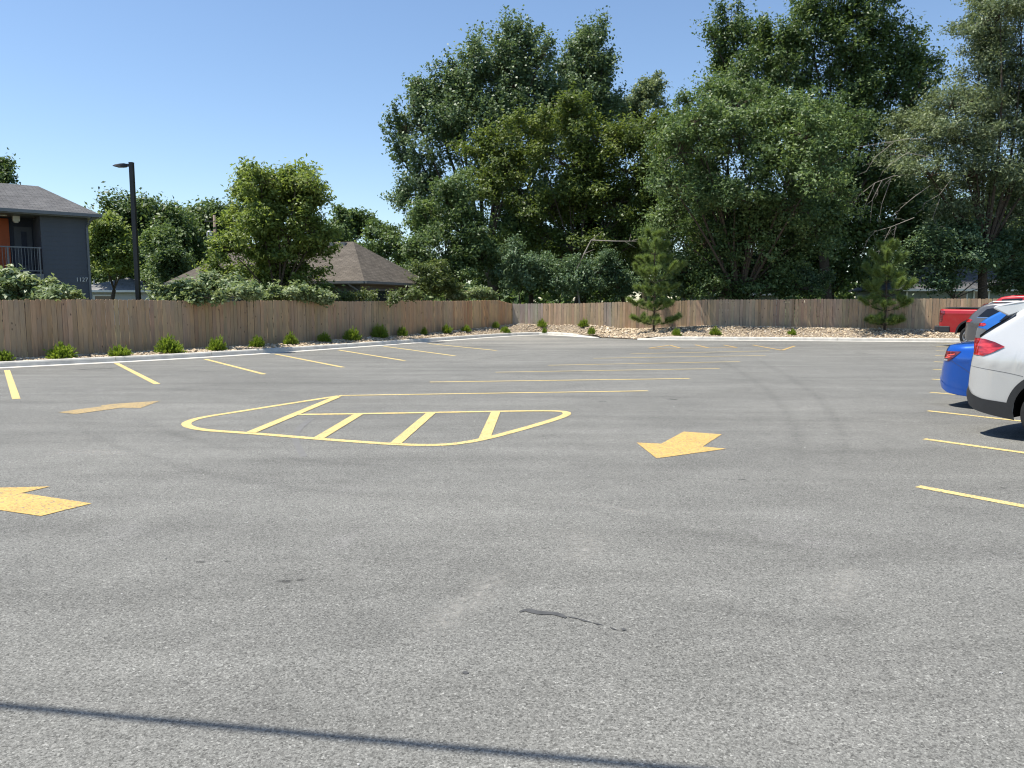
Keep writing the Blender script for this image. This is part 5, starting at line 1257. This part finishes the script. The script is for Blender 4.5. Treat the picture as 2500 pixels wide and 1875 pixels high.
def std_car(c, tail, win, rear, wind, seams, arch_trim=None, tail_m='tail', head=None, mirror=None):
    for t in tail: c.patch('taillight', t, M[tail_m], 0.008)
    for w in win: c.patch('side_window', w, M['carglass'], 0.006)
    if rear: c.band('rear_window', rear[0], rear[1], -0.92, 0.92, M['carglass'], 0.006)
    c.band('windshield', wind[0], wind[1], -0.93, 0.93, M['carglass'], 0.006)
    for s_ in seams: c.seam(s_)
    if head: c.patch('headlight', head, M['clear'], 0.006)
    if mirror: c.mirror(*mirror)

# blue sedan
c = Car('sedan', 'bright blue sedan beside the white SUV, its tail and smoked tail lamp showing', 'car', GRP,
        [(0, 0.53), (0.02, 0.66), (0.07, 0.77), (0.105, 0.90), (0.13, 0.99), (0.18, 1.045), (0.30, 1.06), (0.72, 1.10), (0.95, 1.17), (1.45, 1.37), (1.9, 1.44), (2.4, 1.455), (2.8, 1.42), (3.1, 1.32), (3.75, 1.0), (4.3, 0.9), (4.54, 0.76), (4.62, 0.62), (4.64, 0.5)],
        [(0, 0.53), (0.02, 0.42), (0.08, 0.30), (0.22, 0.24), (0.5, 0.21), (1.0, 0.2), (2, 0.18), (3.8, 0.18), (4.4, 0.2), (4.56, 0.28), (4.64, 0.5)],
        [(1.0, 0.33, 0.375), (3.70, 0.33, 0.375)], 0.91, 0.97, 0.20, 1.455, P_blue, place(3, 0.42, 0.60), HEAD, 0.315, tail_round=(0.5, 0.34))
std_car(c, [[(0.105, 0.78), (0.115, 0.945), (0.24, 0.945), (0.455, 0.955), (0.36, 0.86), (0.24, 0.775)]], [[(1.28, 1.05), (1.60, 1.33), (2.05, 1.365), (2.05, 1.0)], [(2.1, 1.0), (2.1, 1.37), (2.75, 1.34), (3.3, 1.02)]], (0.78, 1.45), (2.95, 3.72),
        [[(0.30, 0.79), (0.5, 0.68), (0.62, 0.60)], [(0.19, 1.03), (0.14, 0.94), (0.12, 0.77)], [(1.22, 1.02), (1.15, 0.9), (1.32, 0.62), (1.45, 0.22)], [(2.07, 1.0), (2.05, 0.6), (2.08, 0.22)], [(3.3, 1.0), (3.35, 0.6), (3.25, 0.25)]],
        tail_m='tail_dark', head=[(4.1, 0.74), (4.2, 0.85), (4.5, 0.72), (4.5, 0.64)], mirror=(2.95, 1.08))
c.patch('taillight_reflector', [(0.20, 0.865), (0.21, 0.885), (0.36, 0.915), (0.35, 0.895)], M['tail_bright'], 0.014)
c.patch('taillight_reflector', [(0.17, 0.825), (0.18, 0.845), (0.28, 0.865), (0.27, 0.845)], M['tail_bright'], 0.014)
c.patch('reversing_light', [(0.11, 0.782), (0.115, 0.81), (0.22, 0.812), (0.22, 0.785)], M['clear'], 0.014)
c.patch('lower_bumper', [(0.03, 0.40), (0.045, 0.43), (0.2, 0.36), (0.55, 0.30), (0.62, 0.215), (0.22, 0.245), (0.08, 0.305)], P_blue, 0.010)
c.band('trunk_lip', 0.165, 0.24, -0.96, 0.96, P_blue, 0.018)

# blue hatchback
c = Car('hatchback', 'mid-blue hatchback half hidden behind the white SUV', 'car', GRP,
        [(0, 0.72), (0.02, 0.86), (0.09, 0.97), (0.12, 1.05), (0.16, 1.12), (0.55, 1.38), (0.80, 1.53), (1.1, 1.58), (2.0, 1.61), (2.6, 1.57), (2.9, 1.45), (3.4, 1.1), (4.0, 1.0), (4.2, 0.8), (4.25, 0.6)],
        [(0, 0.72), (0.05, 0.5), (0.15, 0.36), (0.4, 0.28), (2, 0.22), (3.9, 0.24), (4.18, 0.35), (4.25, 0.6)],
        [(0.85, 0.34, 0.39), (3.45, 0.34, 0.39)], 0.88, 1.05, 0.18, 1.61, P_blue2, place(8, 1.5, 0.5), HEAD, 0.33, tail_round=(0.4, 0.28))
std_car(c, [[(0.11, 0.99), (0.125, 1.09), (0.36, 1.10), (0.40, 1.04), (0.3, 0.985)]], [[(0.75, 1.16), (1.0, 1.44), (1.6, 1.48), (1.6, 1.1)], [(1.66, 1.1), (1.66, 1.48), (2.5, 1.46), (3.0, 1.1)]], (0.2, 0.78), (2.8, 3.4), [[(1.63, 1.1), (1.6, 0.7), (1.62, 0.3)]], head=[(3.8, 0.8), (3.85, 0.92), (4.12, 0.8), (4.12, 0.74)], mirror=(2.7, 1.15))
c.patch('bumper', [(0.01, 0.70), (0.03, 0.88), (0.10, 0.95), (0.42, 0.90), (0.47, 0.5), (0.42, 0.29), (0.15, 0.37), (0.05, 0.51)], M['trim_grey'], 0.012)
c.band('bumper', 0.0, 0.06, -1, 1, M['trim_grey'], 0.010)

# graphite SUV
c = Car('suv', 'graphite grey SUV with black roof rails parked next to the red pickup', 'car', GRP,
        [(0, 0.66), (0.02, 0.85), (0.05, 1.0), (0.09, 1.12), (0.20, 1.24), (0.42, 1.48), (0.60, 1.66), (0.85, 1.725), (1.5, 1.755), (2.4, 1.76), (2.9, 1.70), (3.15, 1.6), (3.7, 1.22), (4.4, 1.1), (4.75, 0.98), (4.82, 0.7)],
        [(0, 0.66), (0.03, 0.5), (0.1, 0.42), (0.3, 0.38), (1, 0.3), (3.8, 0.3), (4.6, 0.35), (4.78, 0.45), (4.82, 0.7)],
        [(1.0, 0.39, 0.46), (3.92, 0.39, 0.46)], 0.97, 1.16, 0.18, 1.76, P_grey, place(9, 1.25, 0.5), HEAD, 0.37)
std_car(c, [[(0.055, 1.05), (0.085, 1.16), (0.30, 1.165), (0.36, 1.12), (0.28, 1.045)]], [[(0.52, 1.24), (0.78, 1.52), (1.30, 1.60), (1.42, 1.61), (1.42, 1.235)], [(1.5, 1.235), (1.5, 1.61), (2.3, 1.615), (2.3, 1.22)], [(2.36, 1.22), (2.36, 1.615), (2.85, 1.58), (3.35, 1.22)]], (0.22, 0.58), (3.1, 3.7),
        [[(1.46, 1.2), (1.45, 0.8), (1.46, 0.4)], [(0.05, 0.93), (0.3, 0.92), (0.52, 0.86)]], head=[(4.3, 0.9), (4.4, 1.02), (4.72, 0.95), (4.72, 0.86)], mirror=(3.1, 1.3))
c.ring('wheel_arch_trim', 1.0, 0.39, 0.457, 0.53, -5, 185, P_grey, 0.022); c.ring('wheel_arch_trim', 3.92, 0.39, 0.457, 0.53, -5, 185, P_grey, 0.022)
c.seam([(0.50, 1.225), (0.9, 1.215), (1.5, 1.21), (3.3, 1.20)], 0.025, 'window_trim', M['chrome'], off=0.007)
c.band('roof_spoiler', 0.55, 0.68, -0.95, 0.95, P_grey, 0.03)
for sd in (-1, 1):
    rr_ = MB(); rr_.tube([(0.75, sd * 0.66, 1.70), (0.9, sd * 0.66, 1.775), (2.7, sd * 0.67, 1.80), (2.95, sd * 0.67, 1.70)], 0.02, 6); rr_.build('roof_rail', M['steel'], c.root)

# red pickup
c = Car('pickup_truck', 'red pickup truck backed up to the stones by the far fence', 'pickup truck', GRP,
        [(0, 0.95), (0.01, 1.2), (0.02, 1.44), (0.05, 1.475), (0.12, 1.48), (1.80, 1.47), (1.86, 1.50), (2.0, 1.85), (2.25, 1.985), (3.0, 2.01), (3.6, 1.96), (3.9, 1.85), (4.5, 1.42), (5.2, 1.36), (5.75, 1.25), (5.82, 0.9)],
        [(0, 0.95), (0.03, 0.72), (0.1, 0.62), (0.6, 0.55), (1.5, 0.5), (4, 0.45), (5.6, 0.5), (5.82, 0.9)],
        [(1.25, 0.50, 0.53), (4.85, 0.50, 0.53)], 1.02, 1.45, 0.18, 2.01, P_red, place(10, 0.45, 0.5), HEAD, 0.42, tail_round=(0.2, 0.08), fil=0.06)
std_car(c, [[(0.02, 0.98), (0.025, 1.42), (0.10, 1.43), (0.26, 1.40), (0.26, 1.3), (0.16, 1.22), (0.18, 1.05), (0.14, 0.98)]], [[(2.12, 1.50), (2.22, 1.86), (2.9, 1.90), (2.9, 1.48)], [(2.98, 1.48), (2.98, 1.90), (3.6, 1.86), (4.15, 1.48)]], (1.9, 2.06), (3.85, 4.5),
        [[(2.0, 1.5), (1.99, 1.0), (2.0, 0.55)], [(2.94, 1.45), (2.93, 1.0), (2.94, 0.5)]], head=[(5.3, 1.08), (5.35, 1.25), (5.7, 1.2), (5.7, 1.08)], mirror=(3.95, 1.6), tail_m='tail_dark')
c.band('bed_cover', 0.10, 1.80, -1.0, 1.0, M['cladding'], 0.045)
bp = MB(); bp.box((-0.16, -0.95, 0.60), (0.05, 0.95, 0.82)); bo = bp.build('rear_bumper', M['cladding'], c.root); bv = bo.modifiers.new('bevel', 'BEVEL'); bv.width = 0.04; bv.segments = 2
for sd in (-1, 1):
    bp = MB(); bp.box((0.04, sd * 0.95 - 0.05, 0.56), (0.46, sd * 0.95 + 0.08, 0.81)); bo = bp.build('bumper_end', M['cladding'], c.root); bv = bo.modifiers.new('bevel', 'BEVEL'); bv.width = 0.03; bv.segments = 2
c.ring('wheel_arch_trim', 1.25, 0.50, 0.525, 0.59, 0, 180, M['cladding'], 0.016); c.ring('wheel_arch_trim', 4.85, 0.50, 0.525, 0.59, 0, 180, M['cladding'], 0.016)

# ------------------------------------------------------------------ render settings
sc.cycles.use_denoising = True
sc.cycles.filter_width = 1.15
sc.cycles.max_bounces = 6
sc.cycles.transparent_max_bounces = 4
sc.cycles.caustics_reflective = False
sc.cycles.caustics_refractive = False
